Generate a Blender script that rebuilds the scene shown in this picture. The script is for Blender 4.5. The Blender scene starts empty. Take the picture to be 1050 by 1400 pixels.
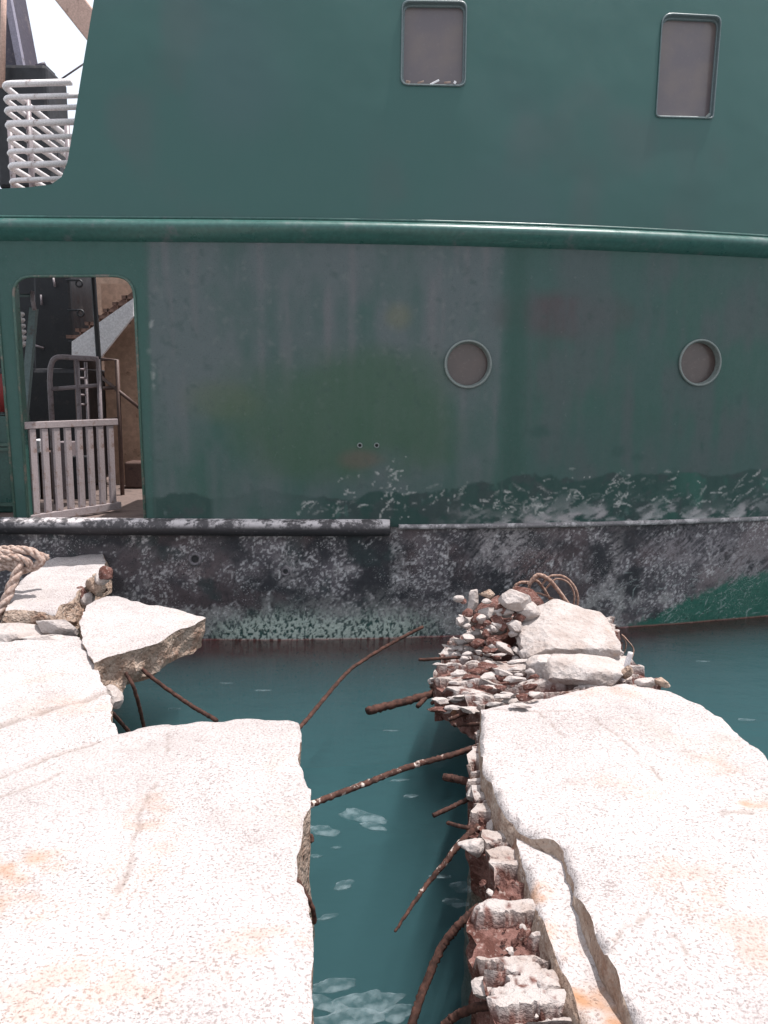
import bpy, bmesh, math, random
import numpy as np
from mathutils import Vector, Matrix, noise as mnoise
from mathutils.geometry import delaunay_2d_cdt

random.seed(7)
RNG = np.random.default_rng(11)
scene = bpy.context.scene
col = scene.collection
R = math.radians

# ------------------------------------------------------------------ camera
EYE = 2.14                      # metres above the water
FPX = 1120.0                    # focal length in photograph pixels (1050 x 1400)
PITCH, ROLL = 8.5, 0.4
cd = bpy.data.cameras.new('camera')
cam = bpy.data.objects.new('camera', cd)
col.objects.link(cam)
scene.camera = cam
cd.sensor_fit = 'VERTICAL'
cd.sensor_height = 36.0
cd.sensor_width = 27.0
cd.lens = FPX / 1400.0 * 36.0
cd.clip_start = 0.05
cd.clip_end = 2000
CROT = Matrix.Rotation(R(90 - PITCH), 3, 'X') @ Matrix.Rotation(R(ROLL), 3, 'Z')
cam.matrix_world = Matrix.Translation((0, 0, EYE)) @ CROT.to_4x4()

# ------------------------------------------------------------------ world, sun, exposure
SUN_DIR = Vector((0.27, 0.05, 0.96)).normalized()      # towards the sun, almost overhead
sun_el = math.asin(SUN_DIR.z)
sun_az = math.atan2(SUN_DIR.x, SUN_DIR.y)
world = bpy.data.worlds.new('World')
scene.world = world
world.use_nodes = True
wn = world.node_tree
wn.nodes.clear()
sky = wn.nodes.new('ShaderNodeTexSky')
sky.sky_type = 'NISHITA'
sky.sun_disc = False
sky.sun_elevation = sun_el
sky.sun_rotation = sun_az
sky.air_density = 1.0
sky.dust_density = 4.0
sky.ozone_density = 1.0
bg = wn.nodes.new('ShaderNodeBackground')
bg.inputs['Strength'].default_value = 0.15
wo = wn.nodes.new('ShaderNodeOutputWorld')
hz = wn.nodes.new('ShaderNodeMix')                      # bright thin cloud veil over the whole sky
hz.data_type = 'RGBA'
hz.inputs[0].default_value = 0.62
hz.inputs[7].default_value = (6.4, 6.6, 6.9, 1)
wn.links.new(sky.outputs[0], hz.inputs[6])
wn.links.new(hz.outputs[2], bg.inputs[0])
wn.links.new(bg.outputs[0], wo.inputs[0])

sl = bpy.data.lights.new('sun', 'SUN')
sl.energy = 4.2
sl.angle = R(0.5)
sl.color = (1.0, 0.965, 0.94)
so = bpy.data.objects.new('sun', sl)
col.objects.link(so)
so.rotation_euler = (-SUN_DIR).to_track_quat('-Z', 'Y').to_euler()
so.location = SUN_DIR * 30

vs = scene.view_settings
vs.view_transform = 'Standard'
vs.look = 'None'
vs.gamma = 1.0
vs.use_curve_mapping = False
vs.exposure = 0.55
scene.cycles.max_bounces = 8
scene.cycles.transparent_max_bounces = 12

# ------------------------------------------------------------------ numpy noise
def _hash(ix, iy, iz, seed):
    h = (ix.astype(np.int64) * 374761393 + iy.astype(np.int64) * 668265263 + iz.astype(np.int64) * 2147483647 + seed * 1274126177) & 0xFFFFFFFF
    h = ((h ^ (h >> 13)) * 1274126177) & 0xFFFFFFFF
    h = ((h ^ (h >> 16)) * 2246822519) & 0xFFFFFFFF
    return ((h ^ (h >> 15)) & 0xFFFFFF) / float(0xFFFFFF)

def vnoise(x, y, z=None, seed=0):
    x = np.asarray(x, float); y = np.asarray(y, float)
    z = np.zeros_like(x) if z is None else np.asarray(z, float)
    ix, iy, iz = np.floor(x), np.floor(y), np.floor(z)
    fx, fy, fz = x - ix, y - iy, z - iz
    fx, fy, fz = [f * f * (3 - 2 * f) for f in (fx, fy, fz)]
    out = 0
    for dx in (0, 1):
        for dy in (0, 1):
            for dz in (0, 1):
                w = (fx if dx else 1 - fx) * (fy if dy else 1 - fy) * (fz if dz else 1 - fz)
                out = out + w * _hash(ix + dx, iy + dy, iz + dz, seed)
    return out

def fbm(x, y, z=None, oct=4, seed=0, gain=0.5):
    a, s, t = 1.0, 0, 0
    x = np.asarray(x, float); y = np.asarray(y, float)
    z = np.zeros_like(x) if z is None else np.asarray(z, float)
    f = 1.0
    for k in range(oct):
        s = s + a * vnoise(x * f + 17.3 * k, y * f - 9.1 * k, z * f + 3.7 * k, seed + k)
        t += a
        a *= gain
        f *= 2.03
    return s / t

def sstep(a, b, x):
    t = np.clip((x - a) / (b - a), 0, 1)
    return t * t * (3 - 2 * t)

def blob(x, z, cx, cz, rx, rz, soft=0.5, wob=0.0, seed=0, sc=3.0):
    d = np.sqrt(((x - cx) / rx) ** 2 + ((z - cz) / rz) ** 2)
    if wob:
        d = d + wob * (fbm(x * sc, z * sc, seed=seed) - 0.5) * 2
    return 1 - sstep(1 - soft, 1 + soft, d)

# ------------------------------------------------------------------ picture -> place
def ray(px, py):
    return CROT @ Vector(((px - 525) / FPX, (700 - py) / FPX, -1.0))

def on_z(px, py, z):
    d = ray(px, py); t = (z - EYE) / d.z
    return Vector((d.x * t, d.y * t, z))

def on_y(px, py, y):
    d = ray(px, py); t = y / d.y
    return Vector((d.x * t, y, EYE + d.z * t))

def on_plane(px, py, p0, ax, ay):
    """plane z = p0.z + ax (x-p0.x) + ay (y-p0.y)"""
    d = ray(px, py)
    t = (p0[2] - ax * p0[0] - ay * p0[1] - EYE) / (d.z - ax * d.x - ay * d.y)
    return Vector((d.x * t, d.y * t, EYE + d.z * t))

# the ship's side: plan curve, straight to the left, drawing away to the right, the foot tucked in
Z_KNUCKLE = 1.02
def hull_y(x, z):
    x = np.asarray(x, float); z = np.asarray(z, float)
    y = np.where(x < -1.17, 6.739, 6.78 + 0.07 * x + 0.03 * x * x)
    tuck = np.clip((Z_KNUCKLE - z) / Z_KNUCKLE, 0, 2.2)
    y = y + tuck * (0.04 + 0.035 * np.clip(x + 1.0, 0, 6))
    y = y + 0.030 * np.clip(z - 3.5, 0, 9) ** 2          # the topsides lean inboard, a shape added to lighten them upwards
    return y

def hp(px, py):
    y = 6.8
    for _ in range(12):
        p = on_y(px, py, y)
        y = float(hull_y(p.x, p.z))
    return p.x, p.z

# ------------------------------------------------------------------ mesh helpers
WORLD_O = {}
def finish(name, me, mats, parent, origin, smooth):
    for m in (mats if isinstance(mats, (list, tuple)) else [mats]):
        me.materials.append(m)
    if smooth:
        me.polygons.foreach_set('use_smooth', [True] * len(me.polygons))
    o = bpy.data.objects.new(name, me)
    col.objects.link(o)
    po = WORLD_O[parent.name] if parent else Vector((0, 0, 0))
    o.location = Vector(origin) - po
    WORLD_O[o.name] = Vector(origin)
    if parent:
        o.parent = parent
    return o

def mk(name, V, F, mats, parent=None, smooth=False, midx=None, attrs=None):
    V = np.asarray([tuple(v) for v in V] if not isinstance(V, np.ndarray) else V, float)
    lo, hi = V.min(0), V.max(0)
    org = np.array([(lo[0] + hi[0]) / 2, (lo[1] + hi[1]) / 2, lo[2]])
    me = bpy.data.meshes.new(name)
    me.from_pydata((V - org).tolist(), [], [tuple(int(i) for i in f) for f in F])
    if midx is not None:
        me.polygons.foreach_set('material_index', np.asarray(midx, dtype=np.int32))
    if attrs:
        for an, av in attrs.items():
            av = np.asarray(av, np.float32)
            if av.ndim == 1:
                a = me.attributes.new(an, 'FLOAT', 'POINT')
                a.data.foreach_set('value', av)
            else:
                a = me.attributes.new(an, 'FLOAT_COLOR', 'POINT')
                rgba = np.ones((len(av), 4), np.float32); rgba[:, :3] = av
                a.data.foreach_set('color', rgba.ravel())
    me.validate()
    me.update()
    return finish(name, me, mats, parent, org, smooth)

def thing(name, loc, label, cat, group=None):
    o = bpy.data.objects.new(name, None)
    o.empty_display_size = 0.2
    col.objects.link(o)
    o.location = loc
    WORLD_O[o.name] = Vector(loc)
    return tag(o, label, cat, group)

def tag(o, label, cat=None, group=None, kind=None):
    if label: o['label'] = label
    if cat: o['category'] = cat
    if group: o['group'] = group
    if kind: o['kind'] = kind
    return o

class G:
    """collects verts / faces"""
    def __init__(s): s.V = []; s.F = []
    def add(s, V, F):
        n = len(s.V)
        s.V += [tuple(v) for v in V]; s.F += [tuple(i + n for i in f) for f in F]
        return s
    def box(s, c, d, rot=None):
        c = Vector(c); V = []
        for sx in (-1, 1):
            for sy in (-1, 1):
                for sz in (-1, 1):
                    p = Vector((sx * d[0] / 2, sy * d[1] / 2, sz * d[2] / 2))
                    V.append(c + (rot @ p if rot else p))
        return s.add(V, [(0, 1, 3, 2), (4, 6, 7, 5), (0, 4, 5, 1), (2, 3, 7, 6), (0, 2, 6, 4), (1, 5, 7, 3)])
    def beam(s, a, b, w, h, up=(0, 0, 1)):
        a, b = Vector(a), Vector(b)
        d = (b - a); L = d.length; d.normalize()
        side = d.cross(Vector(up)).normalized(); u = side.cross(d).normalized()
        rot = Matrix((side, d, u)).transposed()
        return s.box((a + b) / 2, (w, L, h), rot)
    def tube(s, pts, r, n=8, closed=False, jit=0.0):
        pts = [Vector(p) for p in pts]
        m = len(pts)
        rad = r if isinstance(r, (list, tuple)) else [r] * m
        V = []; prev = None
        for i, p in enumerate(pts):
            if closed:
                t = pts[(i + 1) % m] - pts[i - 1]
            else:
                t = pts[min(i + 1, m - 1)] - pts[max(i - 1, 0)]
            t.normalize()
            if prev is None:
                prev = t.orthogonal().normalized()
            nrm = (prev - t * prev.dot(t)).normalized(); prev = nrm
            bi = t.cross(nrm)
            for k in range(n):
                a = 2 * math.pi * k / n
                rr = rad[i] * (1 + (random.uniform(-jit, jit) if jit else 0))
                V.append(p + (nrm * math.cos(a) + bi * math.sin(a)) * rr)
        F = []
        for i in range(m if closed else m - 1):
            j = (i + 1) % m
            for k in range(n):
                k2 = (k + 1) % n
                F.append((i * n + k, i * n + k2, j * n + k2, j * n + k))
        if not closed:
            F.append(tuple(range(n - 1, -1, -1)))
            F.append(tuple((m - 1) * n + k for k in range(n)))
        return s.add(V, F)
    def plate(s, outline, thick):
        """outline: 3D points of a flat polygon, thick: Vector offset"""
        n = len(outline); t = Vector(thick)
        V = [Vector(p) for p in outline] + [Vector(p) + t for p in outline]
        F = [tuple(range(n)), tuple(range(2 * n - 1, n - 1, -1))]
        for i in range(n):
            j = (i + 1) % n
            F.append((i, i + n, j + n, j))
        return s.add(V, F)
    def mesh(s, name, mat, parent=None, smooth=False, bevel=0.0, **kw):
        o = mk(name, s.V, s.F, mat, parent, smooth, **kw)
        if bevel:
            md = o.modifiers.new('bevel', 'BEVEL'); md.width = bevel; md.segments = 2; md.limit_method = 'ANGLE'
        return o

def smooth_path(pts, n=8):
    """Catmull-Rom through points"""
    P = [Vector(p) for p in pts]
    P = [P[0] * 2 - P[1]] + P + [P[-1] * 2 - P[-2]]
    out = []
    for i in range(1, len(P) - 2):
        for k in range(n):
            t = k / n
            a, b, c, d = P[i - 1], P[i], P[i + 1], P[i + 2]
            out.append(0.5 * ((2 * b) + (c - a) * t + (2 * a - 5 * b + 4 * c - d) * t * t + (3 * b - a - 3 * c + d) * t ** 3))
    out.append(P[-2])
    return out

def resample(poly, step, closed=True):
    out = []
    n = len(poly)
    for i in range(n if closed else n - 1):
        a = np.array(poly[i]); b = np.array(poly[(i + 1) % n])
        k = max(1, int(round(np.linalg.norm(b - a) / step)))
        for j in range(k):
            out.append(a + (b - a) * j / k)
    if not closed:
        out.append(np.array(poly[-1]))
    return np.array(out)

def inside(P, poly):
    x, y = P[:, 0], P[:, 1]
    res = np.zeros(len(P), bool)
    n = len(poly)
    for i in range(n):
        x1, y1 = poly[i]; x2, y2 = poly[(i + 1) % n]
        c = ((y1 > y) != (y2 > y))
        with np.errstate(divide='ignore', invalid='ignore'):
            xi = (x2 - x1) * (y - y1) / (y2 - y1 + 1e-30) + x1
        res ^= c & (x < xi)
    return res

def seg_dist(P, poly, closed=True):
    best = np.full(len(P), 1e9)
    n = len(poly)
    for i in range(n if closed else n - 1):
        a = np.array(poly[i]); b = np.array(poly[(i + 1) % n])
        ab = b - a
        t = np.clip(((P - a) @ ab) / max(ab @ ab, 1e-12), 0, 1)
        best = np.minimum(best, np.linalg.norm(P - (a + t[:, None] * ab), axis=1))
    return best

def cdt_fill(outer, holes, pts, margin):
    """triangulate outer polygon minus holes with interior points; returns V2, F, loops (indices)"""
    loops = [np.asarray(outer)] + [np.asarray(h) for h in holes]
    keep = inside(pts, loops[0]) & (seg_dist(pts, loops[0]) > margin)
    for h in loops[1:]:
        keep &= ~inside(pts, h)
        bb = (pts[:, 0] > h[:, 0].min() - margin) & (pts[:, 0] < h[:, 0].max() + margin) & (pts[:, 1] > h[:, 1].min() - margin) & (pts[:, 1] < h[:, 1].max() + margin)
        idx = np.nonzero(bb & keep)[0]
        if len(idx):
            keep[idx] &= seg_dist(pts[idx], h) > margin
    pts = pts[keep]
    allp = np.concatenate(loops + [pts])
    edges = []; li = []; k = 0
    for l in loops:
        n = len(l)
        edges += [(k + i, k + (i + 1) % n) for i in range(n)]
        li.append(list(range(k, k + n))); k += n
    r = delaunay_2d_cdt([Vector(p) for p in allp], edges, [], 0, 1e-6)
    V2 = np.array([tuple(v) for v in r[0]])
    F = np.array([f for f in r[2] if len(f) == 3])
    omap = {}
    for i, lst in enumerate(r[3]):
        for q in lst: omap[q] = i
    li = [[omap[i] for i in l] for l in li]
    c = V2[F].mean(1)
    ok = inside(c, loops[0])
    for h in loops[1:]:
        ok &= ~inside(c, h)
    return V2, F[ok], li

def grid_pts(x0, x1, z0, z1, dx, dz, jit=0.25):
    xs = np.arange(x0, x1, dx); zs = np.arange(z0, z1, dz)
    X, Z = np.meshgrid(xs, zs)
    P = np.stack([X.ravel(), Z.ravel()], 1)
    P[:, 0] += RNG.uniform(-jit, jit, len(P)) * dx
    P[:, 1] += RNG.uniform(-jit, jit, len(P)) * dz
    return P

# ------------------------------------------------------------------ material helpers
class NT:
    def __init__(s, name):
        s.m = bpy.data.materials.new(name); s.m.use_nodes = True
        s.t = s.m.node_tree; s.t.nodes.clear()
        s.out = s.t.nodes.new('ShaderNodeOutputMaterial')
    def n(s, typ, **kw):
        nd = s.t.nodes.new(typ)
        for k, v in kw.items():
            if k.startswith('i_'):
                s.put(nd.inputs[k[2:]], v)
            else:
                setattr(nd, k, v)
        return nd
    def put(s, sock, v):
        if isinstance(v, bpy.types.NodeSocket): s.t.links.new(v, sock)
        elif isinstance(v, bpy.types.Node): s.t.links.new(v.outputs[0], sock)
        else:
            if sock.type == 'RGBA' and len(v) == 3: v = (*v, 1)
            sock.default_value = v
    def coord(s, scale=(1, 1, 1), rot=(0, 0, 0)):
        tc = s.n('ShaderNodeTexCoord'); mp = s.n('ShaderNodeMapping')
        s.t.links.new(tc.outputs['Object'], mp.inputs[0])
        mp.inputs['Scale'].default_value = scale; mp.inputs['Rotation'].default_value = rot
        return mp.outputs[0]
    def noise(s, scale, detail=4, rough=0.55, vec=None, dist=0.0):
        nd = s.n('ShaderNodeTexNoise'); nd.inputs['Scale'].default_value = scale
        nd.inputs['Detail'].default_value = detail; nd.inputs['Roughness'].default_value = rough
        nd.inputs['Distortion'].default_value = dist
        s.put(nd.inputs['Vector'], vec if vec is not None else s.coord())
        return nd.outputs[0]
    def voro(s, scale, vec=None, feature='F1', rnd=1.0):
        nd = s.n('ShaderNodeTexVoronoi'); nd.feature = feature; nd.inputs['Scale'].default_value = scale
        nd.inputs['Randomness'].default_value = rnd
        s.put(nd.inputs['Vector'], vec if vec is not None else s.coord())
        return nd.outputs[0]
    def ramp(s, f, a, b, va=0.0, vb=1.0):
        nd = s.n('ShaderNodeMapRange'); nd.interpolation_type = 'SMOOTHSTEP'
        s.put(nd.inputs[0], f); nd.inputs[1].default_value = a; nd.inputs[2].default_value = b
        nd.inputs[3].default_value = va; nd.inputs[4].default_value = vb
        return nd.outputs[0]
    def math(s, op, a, b=0.0, c=0.0):
        nd = s.n('ShaderNodeMath', operation=op); s.put(nd.inputs[0], a); s.put(nd.inputs[1], b)
        if op == 'MULTIPLY_ADD': s.put(nd.inputs[2], c)
        return nd.outputs[0]
    def mix(s, f, a, b, mode='MIX'):
        nd = s.n('ShaderNodeMix', data_type='RGBA', blend_type=mode)
        s.put(nd.inputs[0], f); s.put(nd.inputs[6], a); s.put(nd.inputs[7], b)
        return nd.outputs[2]
    def attr(s, name, fac=False):
        nd = s.n('ShaderNodeAttribute', attribute_name=name)
        return nd.outputs['Fac' if fac else 'Color']
    def bump(s, h, strength=0.3, dist=0.01, normal=None):
        nd = s.n('ShaderNodeBump'); s.put(nd.inputs['Height'], h)
        nd.inputs['Strength'].default_value = strength; nd.inputs['Distance'].default_value = dist
        if normal is not None: s.put(nd.inputs['Normal'], normal)
        return nd.outputs[0]
    def pbr(s, colr, rough=0.6, metal=0.0, normal=None, spec=0.5, **kw):
        b = s.n('ShaderNodeBsdfPrincipled')
        s.put(b.inputs['Base Color'], colr); s.put(b.inputs['Roughness'], rough); s.put(b.inputs['Metallic'], metal)
        s.put(b.inputs['Specular IOR Level'], spec)
        if normal is not None: s.put(b.inputs['Normal'], normal)
        for k, v in kw.items(): s.put(b.inputs[k], v)
        s.t.links.new(b.outputs[0], s.out.inputs[0])
        return s.m

def srgb(r, g, b, k=1.0):
    f = lambda c: ((c / 255 + 0.055) / 1.055) ** 2.4 if c > 10 else c / 255 / 12.92
    return (f(r) * k, f(g) * k, f(b) * k)

def painted(name, c, wear=(0.12, 0.08, 0.06), amount=0.35, rough=0.45, sc=9.0, metal=0.0):
    t = NT(name)
    n1 = t.noise(sc, 6, 0.65); n2 = t.noise(sc * 6, 4, 0.6)
    m = t.ramp(t.math('MULTIPLY_ADD', n2, 0.35, n1), 0.82 - amount * 0.3, 0.95 - amount * 0.2)
    base = t.mix(t.ramp(n2, 0.3, 0.75), tuple(v * 0.8 for v in c), tuple(min(1, v * 1.12) for v in c))
    cc = t.mix(m, base, wear)
    return t.pbr(cc, t.ramp(n1, 0.2, 0.8, rough - 0.1, rough + 0.2), metal, t.bump(n2, 0.15, 0.004))

# ------------------------------------------------------------------ materials
M = {}
def mat_concrete():
    t = NT('weathered_concrete')
    big = t.noise(1.1, 5, 0.6); mid = t.noise(5.5, 5, 0.65, dist=0.4)
    fine = t.noise(95, 3, 0.6); grit = t.noise(260, 2, 0.5)
    wv = t.n('ShaderNodeVectorMath', operation='ADD')
    tcn = t.n('ShaderNodeTexNoise'); tcn.inputs['Scale'].default_value = 40; tcn.inputs['Detail'].default_value = 3; t.put(tcn.inputs['Vector'], t.coord())
    wsc = t.n('ShaderNodeVectorMath', operation='SCALE'); t.t.links.new(tcn.outputs['Color'], wsc.inputs[0]); wsc.inputs['Scale'].default_value = 0.03
    t.put(wv.inputs[0], t.coord((0.8, 1.3, 1))); t.t.links.new(wsc.outputs[0], wv.inputs[1])
    pit = t.ramp(t.voro(58, wv.outputs[0]), 0.04, 0.24, 1.0, 0.0)
    pitmask = t.ramp(t.math('MULTIPLY_ADD', t.noise(16, 3, 0.6), 0.5, t.noise(2.6, 4, 0.6)), 0.62, 0.95)
    pit = t.math('MULTIPLY', pit, pitmask)
    base = t.mix(t.ramp(big, 0.35, 0.7), (0.475, 0.435, 0.425), (0.415, 0.372, 0.362))
    base = t.mix(t.ramp(mid, 0.52, 0.78, 0, 0.55), base, (0.32, 0.28, 0.268))
    tan = t.math('MULTIPLY', t.ramp(t.noise(2.3, 5, 0.6, t.coord((1, 1, 1), (0, 0, 1))), 0.56, 0.72), 0.6)
    base = t.mix(tan, base, (0.385, 0.34, 0.305))
    base = t.mix(t.ramp(fine, 0.34, 0.50, 0.75, 0.0), base, (0.19, 0.15, 0.14))
    agg = t.math('MULTIPLY', t.ramp(t.noise(130, 4, 0.7), 0.50, 0.62), t.ramp(t.math('MULTIPLY_ADD', t.noise(9, 4, 0.6), 0.45, t.noise(1.9, 5, 0.6, t.coord((1, 1, 1), (0, 0, 2)))), 0.62, 0.86, 0.0, 0.75))
    base = t.mix(agg, base, (0.20, 0.175, 0.17))
    worn = t.ramp(t.noise(0.9, 6, 0.65, t.coord((1, 1, 1), (0, 0, 0.6)), 0.6), 0.48, 0.66, 0.0, 0.30)
    base = t.mix(worn, base, (0.30, 0.265, 0.255))
    base = t.mix(t.math('MULTIPLY', pit, 0.7), base, (0.15, 0.125, 0.12))
    base = t.mix(t.attr('stain', True), base, (0.36, 0.195, 0.11))
    base = t.mix(t.attr('crack', True), base, (0.20, 0.155, 0.13))
    h = t.math('MULTIPLY_ADD', pit, -1.2, t.math('MULTIPLY_ADD', fine, 0.8, t.math('MULTIPLY', grit, 0.35)))
    return t.pbr(base, 0.92, 0, t.bump(t.math('MULTIPLY_ADD', mid, 1.2, h), 0.75, 0.010), 0.2)
M['concrete'] = mat_concrete()

def mat_broken():
    t = NT('broken_core_shade_tan')
    v = t.voro(26); v2 = t.voro(60)
    n = t.noise(9, 6, 0.65); n2 = t.noise(60, 4, 0.6)
    base = t.mix(t.ramp(n, 0.35, 0.65), (0.30, 0.21, 0.16), (0.42, 0.33, 0.27))  # tan takes in the shade of broken faces besides the concrete's own colour
    base = t.mix(t.ramp(v, 0.08, 0.22, 0.55, 0.0), base, (0.55, 0.50, 0.46))
    base = t.mix(t.ramp(n2, 0.28, 0.45, 0.7, 0.0), base, (0.13, 0.08, 0.06))
    base = t.mix(t.ramp(t.noise(4.0, 5, 0.6), 0.55, 0.72, 0, 0.7), base, (0.24, 0.12, 0.075))
    h = t.math('MULTIPLY_ADD', v, 1.0, t.math('MULTIPLY_ADD', n2, 1.0, t.math('MULTIPLY', v2, 0.5)))
    return t.pbr(base, 0.95, 0, t.bump(h, 0.9, 0.02), 0.15)
M['broken'] = mat_broken()

def mat_lump():
    t = NT('spalled_concrete')
    n = t.noise(7, 6, 0.65); n2 = t.noise(70, 4, 0.6); v = t.voro(30)
    base = t.mix(t.ramp(n, 0.38, 0.68), (0.42, 0.375, 0.355), (0.33, 0.275, 0.25))
    base = t.mix(t.ramp(n2, 0.28, 0.44, 0.65, 0), base, (0.20, 0.14, 0.12))
    base = t.mix(t.ramp(t.noise(3.3, 4, 0.6), 0.60, 0.75, 0, 0.7), base, (0.46, 0.27, 0.15))
    h = t.math('MULTIPLY_ADD', n2, 1.0, v)
    return t.pbr(base, 0.95, 0, t.bump(h, 0.7, 0.012), 0.15)
M['lump'] = mat_lump()

def mat_rust_shade_core():
    t = NT('rust_and_shade_concrete')
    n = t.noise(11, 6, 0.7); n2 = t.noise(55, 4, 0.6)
    base = t.mix(t.ramp(n, 0.38, 0.6), (0.085, 0.036, 0.028), (0.19, 0.10, 0.085))  # brown puts the shade of gaps and step faces into the rust colour
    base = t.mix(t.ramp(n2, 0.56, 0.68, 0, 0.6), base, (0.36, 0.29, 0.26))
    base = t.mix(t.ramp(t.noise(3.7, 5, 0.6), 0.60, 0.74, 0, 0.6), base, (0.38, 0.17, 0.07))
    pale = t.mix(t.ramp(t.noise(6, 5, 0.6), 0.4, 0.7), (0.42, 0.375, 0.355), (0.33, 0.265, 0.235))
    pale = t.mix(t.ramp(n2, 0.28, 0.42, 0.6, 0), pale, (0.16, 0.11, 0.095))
    base = t.mix(t.attr('skin', True), base, pale)  # pale on the tops only; low parts and steps keep the painted shade
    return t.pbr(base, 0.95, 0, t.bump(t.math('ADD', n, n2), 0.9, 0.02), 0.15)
M['rust_shade_core'] = mat_rust_shade_core()

def mat_rebar(name, crust):
    t = NT(name)
    n = t.noise(30, 5, 0.7); n2 = t.noise(9, 4, 0.6)
    base = t.mix(t.ramp(n, 0.35, 0.65), (0.030, 0.016, 0.013), (0.085, 0.040, 0.030))
    if crust:
        base = t.mix(t.ramp(t.noise(22, 4, 0.7), 0.56, 0.66), base, (0.55, 0.47, 0.42))
    return t.pbr(base, 0.9, 0.0, t.bump(n, 0.8, 0.004), 0.2)
M['rebar'] = mat_rebar('rusty_rebar', False)
M['rebar_crust'] = mat_rebar('rusty_rebar_with_crust', True)

# hull paints; colours come from the wear pattern stored on the plates, grain from noise
def mat_hull(name, rough0, rough1, fine_amt, bumpd, streak=True):
    t = NT(name)
    c = t.attr('paint')
    n1 = t.noise(1.0, 5, 0.6, t.coord((14, 14, 3.2)))
    n2 = t.noise(150, 3, 0.6); n3 = t.noise(22, 5, 0.65)
    c = t.mix(t.ramp(n1, 0.3, 0.75, 0.0, 0.14 if streak else 0.04), c, t.mix(0.5, c, (0.10, 0.115, 0.12)))
    c = t.mix(t.ramp(n3, 0.60, 0.75, 0.0, 0.18 * fine_amt), c, (0.20, 0.20, 0.205))
    c = t.mix(t.ramp(n2, 0.30, 0.46, 0.55 * fine_amt, 0.0), c, (0.02, 0.022, 0.024))
    c = t.mix(t.ramp(t.noise(7.5, 6, 0.7), 0.64, 0.72, 0.0, 0.4 * fine_amt), c, (0.035, 0.06, 0.06))
    if fine_amt > 1:
        fk = t.math('MULTIPLY', t.ramp(t.noise(75, 5, 0.75), 0.585, 0.63), t.ramp(t.math('MULTIPLY_ADD', t.noise(14, 4, 0.6), 0.6, t.noise(2.4, 4, 0.6)), 0.72, 0.98))
        c = t.mix(fk, c, (0.46, 0.44, 0.44))
        c = t.mix(t.math('MULTIPLY', t.ramp(t.noise(48, 5, 0.7), 0.58, 0.66), 0.8), c, (0.014, 0.014, 0.017))
    w = t.attr('wear', True)
    rg = t.math('ADD', t.ramp(n3, 0.3, 0.7, rough0, rough1), t.math('MULTIPLY', w, 0.3))
    h = t.math('MULTIPLY_ADD', n3, 0.4 * fine_amt, t.math('MULTIPLY_ADD', w, 0.8, t.math('MULTIPLY', n2, 0.25 * fine_amt)))
    nb = t.bump(h, 0.4, bumpd)
    dent = t.bump(t.noise(1.7, 2, 0.4), 0.35, 0.05, nb)
    return t.pbr(c, rg, 0, dent, 0.4)
M['hull_upper'] = mat_hull('hull_paint_upper', 0.30, 0.42, 0.12, 0.003, False)
M['hull_side'] = mat_hull('hull_paint_side', 0.42, 0.62, 0.8, 0.003)
M['hull_low'] = mat_hull('hull_paint_lower', 0.55, 0.8, 1.2, 0.012)

M['green'] = painted('green_gloss_paint', (0.022, 0.075, 0.062), (0.06, 0.07, 0.065), 0.15, 0.30)
M['green_rail'] = painted('green_rail_paint', (0.032, 0.098, 0.084), (0.075, 0.10, 0.10), 0.3, 0.32, 5)
M['door_edge'] = painted('weathered_green_edge', (0.045, 0.095, 0.075), (0.14, 0.12, 0.10), 0.5, 0.5)
M['black'] = painted('black_steel', (0.012, 0.012, 0.015), (0.04, 0.03, 0.03), 0.3, 0.45)
M['machine'] = painted('dark_machinery', (0.010, 0.010, 0.013), (0.03, 0.025, 0.025), 0.3, 0.5)
M['mast'] = painted('dark_violet_mast', (0.045, 0.035, 0.055), (0.10, 0.08, 0.09), 0.4, 0.5)
M['mast_edge'] = painted('pale_mast_edge', (0.25, 0.23, 0.29), (0.12, 0.1, 0.11), 0.4, 0.5)
M['white'] = painted('white_paint', (0.84, 0.83, 0.85), (0.35, 0.27, 0.22), 0.15, 0.4)
M['hoop'] = painted('off_white_tube', (0.70, 0.66, 0.66), (0.30, 0.22, 0.20), 0.25, 0.4, 14)
M['gate'] = painted('grimy_white_gate', (0.33, 0.275, 0.275), (0.20, 0.13, 0.11), 0.45, 0.55, 16)
M['pipe'] = painted('grey_pipe', (0.24, 0.20, 0.21), (0.10, 0.07, 0.06), 0.35, 0.4, 16)
M['wall'] = painted('tan_bulkhead', (0.56, 0.37, 0.27), (0.16, 0.09, 0.06), 0.25, 0.6, 3)
M['stair'] = painted('brown_stair', (0.15, 0.085, 0.065), (0.07, 0.04, 0.03), 0.3, 0.6)
M['frame_brown'] = painted('brown_tube', (0.10, 0.06, 0.05), (0.05, 0.03, 0.03), 0.3, 0.5)
M['deck'] = painted('worn_deck', (0.16, 0.115, 0.10), (0.07, 0.05, 0.045), 0.5, 0.7, 4)
M['crane'] = painted('tan_crane', (0.55, 0.36, 0.29), (0.25, 0.15, 0.12), 0.3, 0.5)
M['red'] = painted('red_paint', (0.30, 0.03, 0.03), (0.1, 0.02, 0.02), 0.3, 0.5)
M['strut'] = painted('grey_green_strut', (0.10, 0.14, 0.14), (0.08, 0.07, 0.07), 0.3, 0.5)
M['rim'] = painted('porthole_rim_metal', (0.15, 0.175, 0.165), (0.10, 0.11, 0.10), 0.35, 0.35, 20)
M['window_rim'] = painted('window_rim_metal', (0.10, 0.135, 0.14), (0.08, 0.12, 0.11), 0.3, 0.35, 12)
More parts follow.
